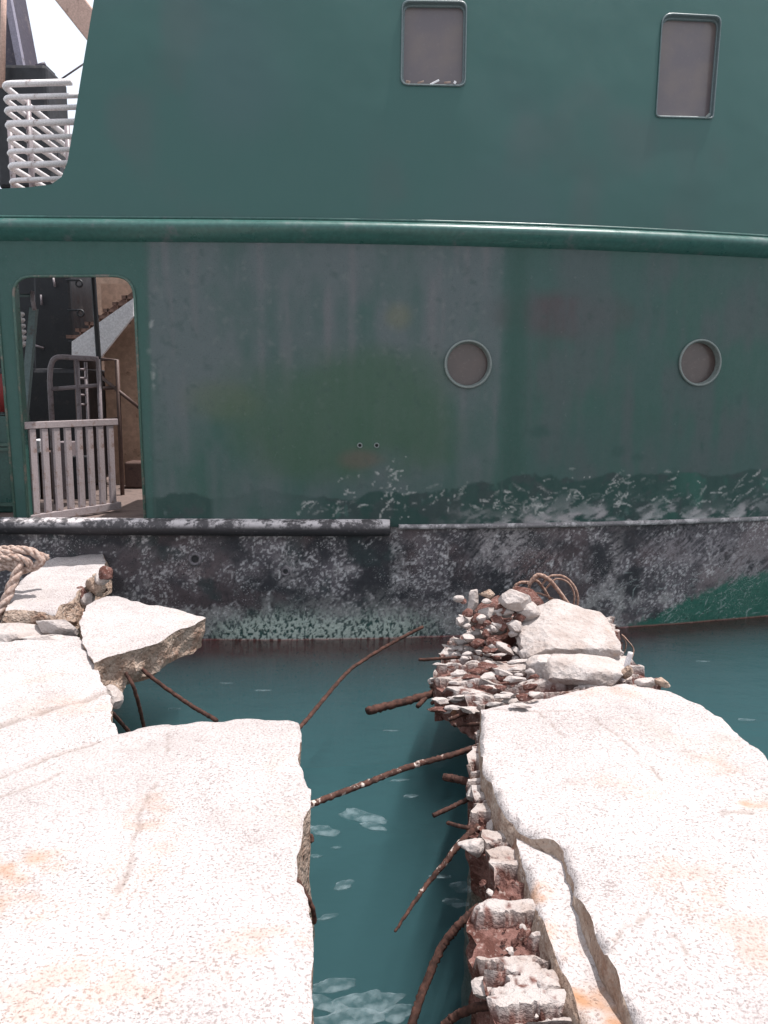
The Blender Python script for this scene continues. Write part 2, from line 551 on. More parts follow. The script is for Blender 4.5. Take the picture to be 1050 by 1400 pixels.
def mat_pane(name, a, b, rough):
    t = NT(name)
    n = t.noise(3.0, 4, 0.5); n2 = t.noise(40, 4, 0.6)
    c = t.mix(t.ramp(n, 0.35, 0.65), a, b)
    c = t.mix(t.ramp(n2, 0.55, 0.75, 0, 0.25), c, (0.16, 0.14, 0.13))
    return t.pbr(c, rough, 0, t.bump(n2, 0.05, 0.002), 0.5, **{'Coat Weight': 0.4, 'Coat Roughness': 0.12})
M['pane'] = mat_pane('dusty_window_glass', (0.085, 0.068, 0.074), (0.115, 0.088, 0.080), 0.35)
M['port_pane'] = mat_pane('porthole_cover', (0.055, 0.040, 0.037), (0.075, 0.052, 0.046), 0.4)

def mat_rope():
    t = NT('old_rope')
    n = t.noise(40, 5, 0.6)
    w = t.noise(60, 3, 0.5, t.coord((1, 1, 1)))
    c = t.mix(t.ramp(n, 0.3, 0.7), (0.22, 0.14, 0.11), (0.48, 0.38, 0.33))
    return t.pbr(c, 0.95, 0, t.bump(w, 0.5, 0.005), 0.1)
M['rope'] = mat_rope()

def mat_water():
    t = NT('harbour_water')
    n = t.noise(3.0, 4, 0.5, t.coord((1, 1.6, 1))); n2 = t.noise(14, 3, 0.5)
    h = t.math('MULTIPLY_ADD', n2, 0.22, n)
    nb = t.bump(h, 0.35, 0.05)
    body = t.n('ShaderNodeBsdfTransparent'); t.put(body.inputs[0], (0.97, 0.99, 0.99))
    gl = t.n('ShaderNodeBsdfGlossy'); gl.inputs['Roughness'].default_value = 0.06
    t.put(gl.inputs['Normal'], nb)
    fr = t.n('ShaderNodeFresnel'); fr.inputs[0].default_value = 1.33; t.put(fr.inputs['Normal'], nb)
    mx = t.n('ShaderNodeMixShader')
    t.t.links.new(fr.outputs[0], mx.inputs[0]); t.t.links.new(body.outputs[0], mx.inputs[1]); t.t.links.new(gl.outputs[0], mx.inputs[2])
    t.t.links.new(mx.outputs[0], t.out.inputs[0])
    va = t.n('ShaderNodeVolumePrincipled')
    va.inputs['Color'].default_value = (0.17, 0.40, 0.445, 1); va.inputs['Density'].default_value = 0.8; va.inputs['Anisotropy'].default_value = 0.0
    t.t.links.new(va.outputs[0], t.out.inputs[1])
    t.m.cycles.homogeneous_volume = True
    return t.m
M['water'] = mat_water()

def mat_silt():
    t = NT('harbour_silt')
    n = t.noise(1.5, 5, 0.6)
    return t.pbr(t.mix(n, (0.03, 0.07, 0.06), (0.07, 0.11, 0.09)), 1.0)
M['silt'] = mat_silt()

def mat_scum():
    t = NT('pale_floating_scum')
    n = t.noise(14, 5, 0.6, t.coord((1, 1, 1)))
    d = t.n('ShaderNodeBsdfDiffuse'); d.inputs[0].default_value = (0.34, 0.42, 0.45, 1)
    tr = t.n('ShaderNodeBsdfTransparent')
    mx = t.n('ShaderNodeMixShader')
    t.put(mx.inputs[0], t.ramp(n, 0.34, 0.74, 0.02, 0.30))
    t.t.links.new(tr.outputs[0], mx.inputs[1]); t.t.links.new(d.outputs[0], mx.inputs[2])
    t.t.links.new(mx.outputs[0], t.out.inputs[0])
    return t.m
M['scum'] = mat_scum()

# ------------------------------------------------------------------ water and sea bed
g = G(); g.box((0, 60, -1.5), (300, 300, 3.0))
water = g.mesh('water', M['water']); tag(water, 'dark teal harbour water between the dock and the ship', 'water', kind='structure')
g = G(); g.box((0, 60, -3.3), (302, 302, 0.5))
bed = g.mesh('seabed', M['silt']); tag(bed, 'murky silt bottom beneath the harbour water', 'seabed', kind='structure')

# ================================================================== THE SHIP
ship = thing('ship', (0.3, 8.6, -0.6), 'large green and black steel ship moored alongside the broken dock', 'ship')

XL, XR = -6.2, 7.0
Z_TOP = 5.55
Z_RAIL = hp(300, 316)[1]
Z_DECK = hp(120, 722)[1]
print('Z_RAIL', Z_RAIL, 'Z_DECK', Z_DECK, 'knuckle', hp(800, 700), 'wl', hp(300, 885), hp(1050, 855), 'top', hp(500, 0))

def to_hull(V2, off=0.0):
    y = hull_y(V2[:, 0], V2[:, 1]) + off
    return np.stack([V2[:, 0], y, V2[:, 1]], 1)

def arc(cx, cz, r, a0, a1, n=6):
    return [(cx + r * math.cos(R(a0 + (a1 - a0) * k / n)), cz + r * math.sin(R(a0 + (a1 - a0) * k / n))) for k in range(n + 1)]

def rounded(quad, r, n=5):
    """round the corners of a polygon (list of 2D points); r scalar or list"""
    out = []; m = len(quad)
    rs = r if isinstance(r, (list, tuple)) else [r] * m
    for i in range(m):
        p0, p, p1 = np.array(quad[i - 1]), np.array(quad[i]), np.array(quad[(i + 1) % m])
        if rs[i] <= 0:
            out.append(tuple(p)); continue
        a = p + (p0 - p) / np.linalg.norm(p0 - p) * rs[i]
        b = p + (p1 - p) / np.linalg.norm(p1 - p) * rs[i]
        for k in range(n + 1):
            t = k / n
            out.append(tuple((1 - t) ** 2 * a + 2 * t * (1 - t) * p + t * t * b))
    return out

def plating(name, outer, holes, pts, margin, paint_fn, mat, thick=0.035):
    V2, F, loops = cdt_fill(outer, holes, pts, margin)
    V = to_hull(V2)
    colr, wear = paint_fn(V2[:, 0], V2[:, 1])
    n0 = len(V)
    VV = [V]; FF = [tuple(f) for f in F]; CC = [colr]; WW = [wear]
    # consistent facing towards -Y
    a, b, c = V[F[0]]
    flip = np.cross(b - a, c - a)[1] > 0
    if flip: FF = [f[::-1] for f in FF]
    k = n0
    for l in loops:
        P = V[l].copy(); P[:, 1] += thick
        VV.append(V[l]); VV.append(P); CC += [colr[l], colr[l] * 0.9]; WW += [wear[l], wear[l]]
        m = len(l)
        for i in range(m):
            j = (i + 1) % m
            FF.append((k + i, k + j, k + m + j, k + m + i))
        k += 2 * m
    o = mk(name, np.concatenate(VV), FF, mat, ship, True, attrs={'paint': np.concatenate(CC), 'wear': np.concatenate(WW)})
    return o

def mixc(a, b, f):
    f = np.asarray(f)[:, None]
    return a * (1 - f) + np.asarray(b)[None, :] * f

# ---- upper plating (above the rail): clean teal green
def paint_upper(x, z):
    n = fbm(x * 0.9, z * 0.9, oct=3, seed=3); n2 = fbm(x * 2.5 + 9, z * 1.2, oct=3, seed=5)
    c = np.tile(np.array([0.026, 0.084, 0.074]), (len(x), 1))
    c = mixc(c, (0.036, 0.084, 0.082), sstep(0.45, 0.8, n) * 0.8)
    c = mixc(c, (0.060, 0.072, 0.074), sstep(0.6, 0.8, n2) * 0.35)
    return c, sstep(0.6, 0.85, n2) * 0.2

cut = [hp(-400, 262)[0], hp(0, 258)[1]]
edge_px = [(70, 252), (84, 242), (92, 222), (100, 175), (110, 110), (120, 50), (130, -10)]
edge = [hp(*p) for p in edge_px]
ex = edge[-1][0] + (edge[-1][0] - edge[-3][0]) / (edge[-1][1] - edge[-3][1]) * (Z_TOP - edge[-1][1])
outer = [(XL, Z_RAIL), (XR, Z_RAIL), (XR, Z_TOP), (ex, Z_TOP)] + edge[::-1] + [hp(40, 256), hp(0, 258), (XL, hp(0, 259)[1])]
outer = resample(outer, 0.10)

def px_quad(pts): return [hp(*p) for p in pts]
win_holes = [rounded(px_quad([(551, 3), (637, 4), (635, 117), (549, 115)]), 0.055),
             rounded(px_quad([(906, 20), (985, 24), (974, 161), (897, 159)]), [0.09, 0.06, 0.03, 0.04])]
pts = grid_pts(XL, XR, Z_RAIL, Z_TOP, 0.09, 0.09)
plating('upper_plating', outer, [np.array(h) for h in win_holes], pts, 0.03, paint_upper, M['hull_upper'])

# windows: recessed frame ring + pane
def loop3(h2, off):
    h2 = np.array(h2)
    y = hull_y(h2[:, 0], h2[:, 1]) + off
    return [Vector((a, b, c)) for a, b, c in zip(h2[:, 0], y, h2[:, 1])]

def scale_loop(h2, s=None, inset=None):
    h2 = np.array(h2); c = h2.mean(0)
    d = h2 - c
    if s is not None: return c + d * s
    n = np.linalg.norm(d, axis=1, keepdims=True)
    return c + d * (1 - inset / n)

def ring_mesh(name, loops, mat, parent, smooth=True):
    """bridge successive 3D loops"""
    V = []; F = []; m = len(loops[0])
    for l in loops: V += l
    for a in range(len(loops) - 1):
        for i in range(m):
            j = (i + 1) % m
            F.append((a * m + i, a * m + j, (a + 1) * m + j, (a + 1) * m + i))
    return mk(name, V, F, mat, parent, smooth)

for k, h in enumerate(win_holes):
    rim = ring_mesh('window', [loop3(scale_loop(h, inset=-0.014), 0.0), loop3(scale_loop(h, inset=-0.013), -0.014), loop3(scale_loop(h, inset=-0.002), -0.016),
                               loop3(scale_loop(h, inset=0.004), 0.0), loop3(scale_loop(h, inset=0.006), 0.055), loop3(scale_loop(h, inset=0.022), 0.058)], M['window_rim'], ship)
    fr = ring_mesh('frame', [loop3(scale_loop(h, inset=0.005), 0.030), loop3(scale_loop(h, inset=0.020), 0.030), loop3(scale_loop(h, inset=0.022), 0.05)], M['window_rim'], rim)
    pn = scale_loop(h, inset=0.018)
    l = loop3(pn, 0.05)
    gg = G(); gg.plate(l, (0, 0.008, 0)); gg.mesh('pane', M['pane'], rim)
    # crumpled paper scraps caught at the foot of the frame
    q = np.array(h); zb = q[:, 1].min(); x0, x1 = q[:, 0].min(), q[:, 0].max()
    if k == 0:
        for (fx, w_, hh, rz) in ((0.10, 0.035, 0.02, 0.2), (0.30, 0.05, 0.010, -0.3), (0.52, 0.075, 0.012, -0.45), (0.72, 0.05, 0.010, -0.1), (0.84, 0.018, 0.018, 0.6)):
            c = Vector((x0 + (x1 - x0) * fx, float(hull_y(x0, zb)) + 0.022, zb + 0.022))
            gg = G(); gg.box(c, (w_, 0.012, hh), Matrix.Rotation(rz, 3, 'Y') @ Matrix.Rotation(0.4, 3, 'X'))
            gg.mesh('paper_scrap', M['white'] if fx in (0.52, 0.84) else M['rope'], rim)
    else:
        c = Vector((x1 - 0.09, float(hull_y(x1 - .09, zb)) - 0.012, zb + 0.03))
        gg = G(); gg.box(c, (0.05, 0.014, 0.016), Matrix.Rotation(-0.8, 3, 'Y')); gg.mesh('latch', M['rim'], rim)

# ---- side plating (between the rails): worn, patched
P1 = lambda px, py: hp(px, py)
def fur(x, z, ang, l1, l2, seed, warp=0.25):
    """fibrous scratch noise along a wandering direction"""
    a = ang
    x, z = x + warp * 0.5 * (fbm(x * 2.3, z * 2.3, oct=3, seed=seed) - 0.5), z + warp * 0.5 * (fbm(x * 2.3 + 31, z * 2.3, oct=3, seed=seed + 7) - 0.5)
    s = x * np.cos(a) + z * np.sin(a); t = -x * np.sin(a) + z * np.cos(a)
    return fbm(s * l1, t * l2, oct=3, seed=seed + 1)

def strokes(x, z, items, seed=0):
    """curved scratch marks; items: (cx, cz, length, angle, width, bend, strength)"""
    m = np.zeros(len(x))
    for (cx, cz, L, a, w, bend, st) in items:
        sel = np.nonzero((np.abs(x - cx) < L * 0.6 + 0.03) & (np.abs(z - cz) < L * 0.6 + 0.03))[0]
        if not len(sel): continue
        dx, dz = x[sel] - cx, z[sel] - cz
        s = dx * math.cos(a) + dz * math.sin(a); t = -dx * math.sin(a) + dz * math.cos(a)
        t = t - bend * (s * s) / max(L, 1e-3)
        w = w * np.clip(1.15 - 2.2 * np.abs(s + 0.12 * L) / L, 0.05, 1)
        f = (1 - sstep(0.30 * L, 0.5 * L, np.abs(s))) * (1 - sstep(w * 0.4, w, np.abs(t)))
        f = f * np.clip(0.35 + 1.3 * vnoise(s * 25 + cx * 50, t * 260, seed=9), 0, 1)
        m[sel] = np.maximum(m[sel], st * f)
    return m

SCUFF = []
_r = random.Random(5)
for i in range(150):
    px = _r.uniform(400, 1080) if i % 4 else _r.uniform(640, 1080)
    yb = 690 - (px - 640) * 0.03
    py = yb - abs(_r.gauss(0, 20)) * (0.4 + 0.6 * (px > 560)) + 6
    cx, cz = hp(px, py)
    SCUFF.append((cx, cz, _r.choice((1, 1, 1.6)) * _r.uniform(0.04, 0.17), _r.gauss(0.30, 0.45), _r.uniform(0.005, 0.016), _r.uniform(-1, 1), _r.uniform(0.1, 1.0) ** 1.3))
for (px, py, n, sx, sy) in ((540, 665, 36, 7, 20), (850, 672, 26, 10, 22), (500, 662, 12, 30, 8), (700, 690, 26, 22, 10), (620, 690, 14, 20, 10)):
    for i in range(n):
        cx, cz = hp(_r.gauss(px, sx), _r.gauss(py, sy))
        SCUFF.append((cx, cz, _r.uniform(0.03, 0.12), _r.uniform(-0.4, 1.6), _r.uniform(0.004, 0.011), _r.uniform(-1.5, 1.5), _r.uniform(0.4, 1.0)))
# thin long scrapes beside the doorway
for (px, py, L) in ((208, 430, .3), (210, 520, .35), (214, 580, .3), (196, 610, .2), (206, 470, .2)):
    cx, cz = hp(px, py); SCUFF.append((cx, cz, L, 1.52 + _r.uniform(-.04, .04), 0.006, 0.2, 0.45))

GREEN_A = np.array([0.018, 0.066, 0.052])
def paint_side(x, z):
    n = len(x)
    c = np.tile(GREEN_A, (n, 1))
    lo = fbm(x * 1.3, z * 1.3, oct=4, seed=21); md = fbm(x * 4, z * 2.2, oct=4, seed=22)
    fi = fbm(x * 16, z * 9, oct=4, seed=23); st = fbm(x * 11, z * 1.1, oct=4, seed=24)
    c = mixc(c, (0.026, 0.064, 0.058), sstep(0.4, 0.7, lo) * 0.7)
    # chalky grey wash between the two weld seams
    xa, xb = hp(206, 520)[0], hp(688, 520)[0]
    band = sstep(xa - 0.012, xa + 0.012, x) * (1 - sstep(xb - 0.06, xb + 0.03, x))
    zc = hp(400, 500)[1]
    upper = sstep(hp(400, 640)[1], hp(400, 430)[1], z)
    grey = band * np.clip(0.45 + 0.5 * upper + (md - 0.5) * 1.6 + (st - 0.5) * 1.0 + (fi - .5) * .5, 0, 1)
    c = mixc(c, (0.072, 0.088, 0.092), grey * 0.85)
    c = mixc(c, (0.100, 0.098, 0.104), band * sstep(0.55, 0.75, st) * upper * 0.6)
    # green worn-through patch in the middle
    cx, cz = hp(455, 575)
    gp = blob(x, z, cx, cz, 0.95, 0.52, 0.35, 0.5, 31, 2.5)
    c = mixc(c, (0.022, 0.066, 0.036), gp * 0.85)
    cx, cz = hp(300, 548); c = mixc(c, (0.060, 0.085, 0.045), blob(x, z, cx, cz, 0.25, 0.15, 0.6, 0.5, 32) * 0.5)
    cx, cz = hp(545, 432); c = mixc(c, (0.10, 0.105, 0.06), blob(x, z, cx, cz, 0.10, 0.10, 0.6, 0.4, 33) * 0.55)
    cx, cz = hp(500, 628); c = mixc(c, (0.085, 0.060, 0.045), blob(x, z, cx, cz, 0.16, 0.07, 0.6, 0.6, 34) * 0.6)
    # brown-violet stain right of the first porthole
    cx, cz = hp(768, 428); c = mixc(c, (0.052, 0.034, 0.038), blob(x, z, cx, cz, 0.42, 0.17, 0.6, 0.5, 35) * 0.95)
    for (px, w, s) in ((752, .05, .5), (738, .03, .4), (790, .03, .3)):
        sx, sz = hp(px, 480); c = mixc(c, (0.030, 0.045, 0.042), blob(x, z, sx, sz, w, 0.35, 0.6, 0.3, 36) * s)
    # right-hand field: duller, with grey clouds
    right = sstep(xb + 0.1, xb + 0.3, x)
    c = mixc(c, (0.042, 0.060, 0.060), right * sstep(0.42, 0.66, md * 0.6 + st * 0.4) * 0.8)
    dk = (1 - sstep(0.02, 0.16, np.abs(x - xb - 0.10)))
    c = mixc(c, (0.011, 0.052, 0.040), dk * 0.85)
    # speckled flaking
    fl = sstep(0.66, 0.74, fbm(x * 20, z * 20, oct=4, seed=41)) * sstep(0.45, 0.65, md)
    c = mixc(c, (0.022, 0.050, 0.045), fl * 0.35)
    sp = sstep(0.70, 0.76, fbm(x * 30, z * 22, oct=3, seed=42)) * band * upper
    c = mixc(c, (0.13, 0.14, 0.135), sp * 0.25)
    # darker repaint along the foot
    edge_z = hp(300, 678)[1] + 0.10 * (fbm(x * 3, z * 0, oct=4, seed=51) - 0.5) * 2
    edge_z = edge_z + sstep(hp(540, 600)[0], hp(700, 600)[0], x) * 0.16
    hole = sstep(hp(283, 600)[0], hp(292, 600)[0], x) * (1 - sstep(hp(395, 600)[0], hp(470, 600)[0], x))
    edge_z = edge_z + 0.05 * (fbm(x * 12, z * 12, oct=3, seed=57) - 0.5)
    foot = (1 - sstep(edge_z - 0.006, edge_z + 0.012, z)) * (1 - hole * 0.75) * sstep(0.28, 0.42, fi + 0.1)
    c = mixc(c, (0.003, 0.034, 0.028), foot * 0.95)
    c = mixc(c, (0.010, 0.115, 0.078), foot * sstep(0.55, 0.7, md) * sstep(2.2, 3.2, x) * 0.7)
    dkb = foot * sstep(0.5, 0.62, fbm(x * 7, z * 7, oct=4, seed=53))
    c = mixc(c, (0.020, 0.030, 0.032), dkb * 0.55)
    # rubbed-through, pale
    k = strokes(x, z, SCUFF)
    k = k * sstep(0.25, 0.55, fbm(x * 40, z * 40, oct=3, seed=54) + 0.12)
    pale = (1 - sstep(0.0, 0.10, z - hp(900, 700)[1])) * sstep(hp(600, 600)[0], hp(760, 600)[0], x) * sstep(0.46, 0.62, fbm(x * 9, z * 14, oct=5, seed=55))
    zkn = z - Z_KNUCKLE
    fz = 0.5 * fur(x, z, 0.45, 9, 48, 56) + 0.5 * fbm(x * 13, z * 17, oct=4, seed=58)
    wz = (1 - sstep(0.02, 0.30, zkn + 0.12 * (md - 0.5))) * sstep(hp(560, 600)[0], hp(720, 600)[0], x)
    c = mixc(c, (0.20, 0.21, 0.21), wz * sstep(0.53, 0.62, fz + 0.06 * wz) * sstep(0.40, 0.55, lo * 0.5 + md * 0.5) * 0.8)
    wk = np.exp(-np.clip(zkn, 0, 1) / 0.045) * sstep(hp(600, 600)[0], hp(700, 600)[0], x)
    c = mixc(c, (0.40, 0.385, 0.385), wk * sstep(0.42, 0.60, fbm(x * 6, z * 18, oct=5, seed=59, gain=.6)) * 0.9)
    c = mixc(c, (0.30, 0.28, 0.285), pale * sstep(0.40, 0.60, fz) * 0.75)
    c = mixc(c, (0.42, 0.42, 0.40), k * 0.75)
    # cleaner green left of the seam
    left = 1 - sstep(xa - 0.03, xa, x)
    c = mixc(c, (0.020, 0.070, 0.058), left * (0.75 - 0.3 * sstep(0.5, 0.7, st)) * (1 - k))
    # oblong dark chips
    for (px, py, w, h, a) in ((1010, 545, .02, .05, .4), (960, 610, .015, .035, .2), (845, 620, .07, .05, 0), (735, 590, .12, .04, 0), (870, 625, .06, .03, 0)):
        sx, sz = hp(px, py); c = mixc(c, (0.012, 0.050, 0.042), blob(x, z, sx, sz, w, h, 0.5, 0.7, 60, 12) * 0.8)
    # vertical weld seams
    for px in (206, 690, 1180):
        sx = hp(px, 520)[0]; c = mixc(c, (0.030, 0.060, 0.055), np.exp(-((x - sx) / 0.008) ** 2) * 0.5)
    return c, np.clip(k + pale * 0.5 + fl * 0.3, 0, 1)

def zk(x):   # lower edge of the side plating: follows the knuckle line
    return Z_KNUCKLE + 0 * x
door_px = [(17, 378), (183, 377), (199, 722), (40, 724)]
door = rounded(px_quad(door_px), [0.16, 0.17, 0.0, 0.0], 6)
zf = Z_DECK
door2 = rounded([(-4.4, hp(0, 380)[1]), hp(-6, 380), (hp(22, 722)[0], zf), (-4.4, zf)], [0.15, 0.15, 0, 0], 6)
ph_px = [(640, 498, 31, 30.5), (957, 496, 28, 29.5)]
ports = []
for (px, py, rx, ry) in ph_px:
    cx, cz = hp(px, py)
    y = float(hull_y(cx, cz)); r = ry / FPX * y * 1.0
    ports.append((cx, cz, r))
holes = [np.array(resample(door, 0.05)), np.array(resample(door2, 0.08))] + [np.array([(cx + r * math.cos(a), cz + r * math.sin(a)) for a in np.linspace(0, 2 * math.pi, 40, endpoint=False)]) for cx, cz, r in ports]
bolt_px = [(492, 609), (515, 609)]
for px, py in bolt_px:
    cx, cz = hp(px, py)
    holes.append(np.array([(cx + 0.014 * math.cos(a), cz + 0.014 * math.sin(a)) for a in np.linspace(0, 2 * math.pi, 12, endpoint=False)]))
# keep the door sill inside the plating: the plating foot runs just below the deck
outer = resample([(XL, Z_KNUCKLE - 0.02), (XR, Z_KNUCKLE - 0.02), (XR, Z_RAIL), (XL, Z_RAIL)], 0.1)
pts = np.concatenate([grid_pts(-3.45, 3.75, Z_KNUCKLE + 0.01, 1.60, 0.013, 0.013), grid_pts(-3.45, 3.75, 1.60, Z_RAIL, 0.028, 0.028),
                      grid_pts(XL, -3.45, Z_KNUCKLE, Z_RAIL, 0.1, 0.1), grid_pts(3.75, XR, Z_KNUCKLE, Z_RAIL, 0.07, 0.05)])
plating('side_plating', outer, holes, pts, 0.008, paint_side, M['hull_side'], 0.03)

# ---- lower plating: black boot-topping, battered, red antifouling under water
SC2 = []
for i in range(260):
    px = _r.uniform(500, 1080)
    py = _r.uniform(700, 850)
    if px < 640 and _r.random() < 0.5: continue
    cx, cz = hp(px, py)
    SC2.append((cx, cz, _r.uniform(0.02, 0.13), _r.gauss(0.7, 0.6), _r.uniform(0.004, 0.011), _r.uniform(-1.5, 1.5), _r.uniform(0.1, 0.9) ** 1.3))
for i in range(120):
    px = _r.gauss(700, 30); py = _r.gauss(735, 30); cx, cz = hp(px, py)
    SC2.append((cx, cz, _r.uniform(0.03, 0.10), _r.gauss(0.7, 0.4), _r.uniform(0.003, 0.009), _r.uniform(-1.5, 1.5), _r.uniform(0.3, 0.9)))
SC3 = []
for i in range(110):
    px = _r.uniform(850, 1080); py = _r.uniform(775, 850); cx, cz = hp(px, py)
    SC3.append((cx, cz, _r.uniform(0.05, 0.22), _r.gauss(0.5, 0.4), _r.uniform(0.004, 0.010), _r.uniform(-2, 2), _r.uniform(0.3, 0.9)))

def paint_low(x, z):
    n = len(x)
    c = np.tile(np.array([0.022, 0.021, 0.026]), (n, 1))
    a = fbm(x * 2.2, z * 2.2, oct=5, seed=71); b = fbm(x * 8, z * 8, oct=5, seed=72, gain=0.6); d = fbm(x * 34, z * 34, oct=3, seed=73)
    st = fbm(x * 10, z * 2, oct=4, seed=74)
    rgt = sstep(hp(480, 800)[0], hp(760, 800)[0], x)
    frgt = sstep(hp(760, 800)[0], hp(960, 800)[0], x)
    # grey abrasion
    ab = np.clip((a - 0.46) * 2.6 + (b - 0.5) * 2.2 + rgt * 0.25 + frgt * 0.2, 0, 1)
    c = mixc(c, (0.150, 0.128, 0.140), ab * 0.75)
    c = mixc(c, (0.105, 0.070, 0.072), sstep(0.55, 0.7, fbm(x * 3 + 5, z * 3, oct=4, seed=75)) * 0.5)
    c = mixc(c, (0.02, 0.035, 0.036), sstep(0.56, 0.68, fbm(x * 4 + 1, z * 4, oct=4, seed=79)) * (1 - rgt) * 0.7)
    spk = sstep(0.66, 0.74, d) * sstep(0.42, 0.6, b)
    c = mixc(c, (0.55, 0.53, 0.53), spk * 0.85)
    c = mixc(c, (0.33, 0.30, 0.30), sstep(0.62, 0.72, b * 0.6 + st * 0.4) * 0.75)
    f1 = fur(x, z, 0.8, 9, 60, 95); f2 = fur(x, z, 1.7, 12, 70, 96); gz_ = fbm(x * 60, z * 60, oct=3, seed=97)
    c = mixc(c, (0.26, 0.235, 0.245), sstep(0.52, 0.72, f1 * 0.55 + b * 0.45 + 0.05 * rgt) * (0.35 + 0.3 * rgt) * sstep(.36, .62, gz_ * 0.6 + b * 0.4))
    c = mixc(c, (0.018, 0.016, 0.020), sstep(0.50, 0.64, f2 * 0.35 + b * 0.3 + fbm(x * 3.1, z * 5, oct=4, seed=99) * 0.35) * 0.65)
    c = mixc(c, (0.19, 0.15, 0.155), sstep(0.50, 0.70, fbm(x * 2.6 + 8, z * 4.2, oct=5, seed=94)) * (0.25 + 0.45 * frgt))
    c = mixc(c, (0.50, 0.47, 0.47), sstep(0.60, 0.68, gz_) * sstep(0.47, 0.6, a * .5 + b * .5 + 0.04 * rgt) * 0.7)
    for (px, py, rx, rz, s_, cc) in ((390, 778, .10, .10, .7, (.33, .30, .30)), (262, 780, .16, .07, .5, (.13, .085, .085)), (540, 745, .03, .25, .6, (.36, .34, .34)), (845, 760, .06, .25, .5, (.27, .24, .24)),
                                   (690, 740, .28, .12, .7, (.34, .31, .31)), (735, 775, .2, .12, .5, (.16, .09, .085)), (960, 745, .5, .16, .55, (.27, .235, .25)), (1020, 770, .3, .2, .6, (.30, .27, .28)), (470, 835, .5, .12, .5, (.25, .24, .23))):
        sx, sz = hp(px, py)
        c = mixc(c, cc, blob(x, z, sx, sz, rx, rz, .8, .8, 98, 6) * s_ * sstep(0.36, 0.58, 0.5 * f1 + 0.5 * gz_))
    k = strokes(x, z, SC2) * sstep(0.35, 0.5, fbm(x * 45, z * 45, oct=3, seed=76))
    c = mixc(c, (0.40, 0.385, 0.385), k * 0.75)
    # rub line at the knuckle
    kn = np.exp(-((z - (Z_KNUCKLE - 0.035)) / 0.012) ** 2) * rgt
    c = mixc(c, (0.018, 0.016, 0.018), kn * 0.8)
    # green showing along the foot on the right
    zg = hp(960, 800)[1]
    gtop = 0.02 + 0.46 * sstep(hp(845, 830)[0], hp(1040, 800)[0], x) ** 0.8 + 0.14 * (fbm(x * 2.2, z * 0, oct=3, seed=77) - 0.5) + 0.10 * (b - 0.5)
    gz = (1 - sstep(gtop - 0.05, gtop + 0.05, z + 0.10 * (d - 0.5) + 0.06 * (f1 - 0.5))) * sstep(hp(810, 820)[0], hp(880, 820)[0], x)
    c = mixc(c, (0.008, 0.095, 0.065), gz * 0.92)
    k3 = strokes(x, z, SC3) * sstep(0.35, 0.5, d + 0.08)
    c = mixc(c, (0.34, 0.38, 0.37), k3 * 0.7)
    # weed and barnacle crust above the waterline on the left
    lz = (1 - sstep(0.10, 0.34, z + 0.15 * (a - 0.5))) * sstep(hp(250, 860)[0], hp(330, 860)[0], x) * (1 - sstep(hp(520, 860)[0], hp(660, 860)[0], x))
    crust = lz * sstep(0.50, 0.58, fbm(x * 62, z * 38, oct=3, seed=78, gain=0.65) + 0.10 * lz)
    c = mixc(c, (0.010, 0.060, 0.050), lz * 0.75)
    c = mixc(c, (0.42, 0.47, 0.42), crust * 0.9)
    # paler lower belt, white bloom
    lb = (1 - sstep(0.2, 0.55, z)) * sstep(0.50, 0.66, b) * (1 - gz) * (1 - lz)
    c = mixc(c, (0.30, 0.29, 0.28), lb * 0.6)
    # red antifouling below the water
    red = 1 - sstep(-0.02, 0.02, z)
    c = mixc(c, (0.55, 0.13, 0.11), red)
    return c, np.clip(0.5 * ab + k + crust + 0.5 * spk, 0, 1.3)

xs = np.concatenate([np.arange(XL, -3.45, 0.1), np.arange(-3.45, 3.8, 0.0095), np.arange(3.8, XR + 0.05, 0.06)])
zs = np.concatenate([np.arange(-1.2, 0, 0.15), np.arange(0, Z_KNUCKLE - 0.02, 0.0095), [Z_KNUCKLE - 0.02]])
X, Z = np.meshgrid(xs, zs)
xf, zf_ = X.ravel(), Z.ravel()
cl, wl = paint_low(xf, zf_)
yf = hull_y(xf, zf_) + 0.028 + 0.010 * (fbm(xf * 2.5, zf_ * 2.5, oct=3, seed=81) - 0.5) * 2
yf = yf - 0.006 * (fbm(xf * 25, zf_ * 25, oct=3, seed=82) - 0.5) - 0.012 * np.clip(wl - 0.6, 0, 1) * (zf_ < 0.35)
nx, nz = len(xs), len(zs)
ii = (np.arange(nz - 1)[:, None] * nx + np.arange(nx - 1)[None, :]).ravel()
F = np.stack([ii, ii + 1, ii + nx + 1, ii + nx], 1)
mk('lower_plating', np.stack([xf, yf, zf_], 1), F, M['hull_low'], ship, True, attrs={'paint': cl, 'wear': wl})

# bolt holes with pale rings, overboard outlets
for px, py in bolt_px:
    cx, cz = hp(px, py); y = float(hull_y(cx, cz))
    gg = G(); gg.tube([(cx + 0.018 * math.cos(a), y - 0.002, cz + 0.018 * math.sin(a)) for a in np.linspace(0, 2 * math.pi, 16, endpoint=False)], 0.006, 6, True)
    gg.mesh('drain_ring', M['rim'], ship, True)
    gg = G(); gg.tube([(cx, y + 0.02, cz), (cx, y + 0.06, cz)], 0.02, 10); gg.mesh('drain_plug', M['black'], ship)
def outlet(px, py, r, mat):
    cx, cz = hp(px, py); y = float(hull_y(cx, cz)) + 0.02
    gg = G(); gg.tube([(cx + r * math.cos(a), y, cz + r * math.sin(a)) for a in np.linspace(0, 2 * math.pi, 20, endpoint=False)], r * 0.32, 8, True)
    ro = gg.mesh('overboard_outlet', mat, ship, True)
    gg = G(); gg.tube([(cx, y - 0.001, cz), (cx, y + 0.05, cz)], r * 0.72, 14); gg.mesh('outlet_bore', M['black'], ro)
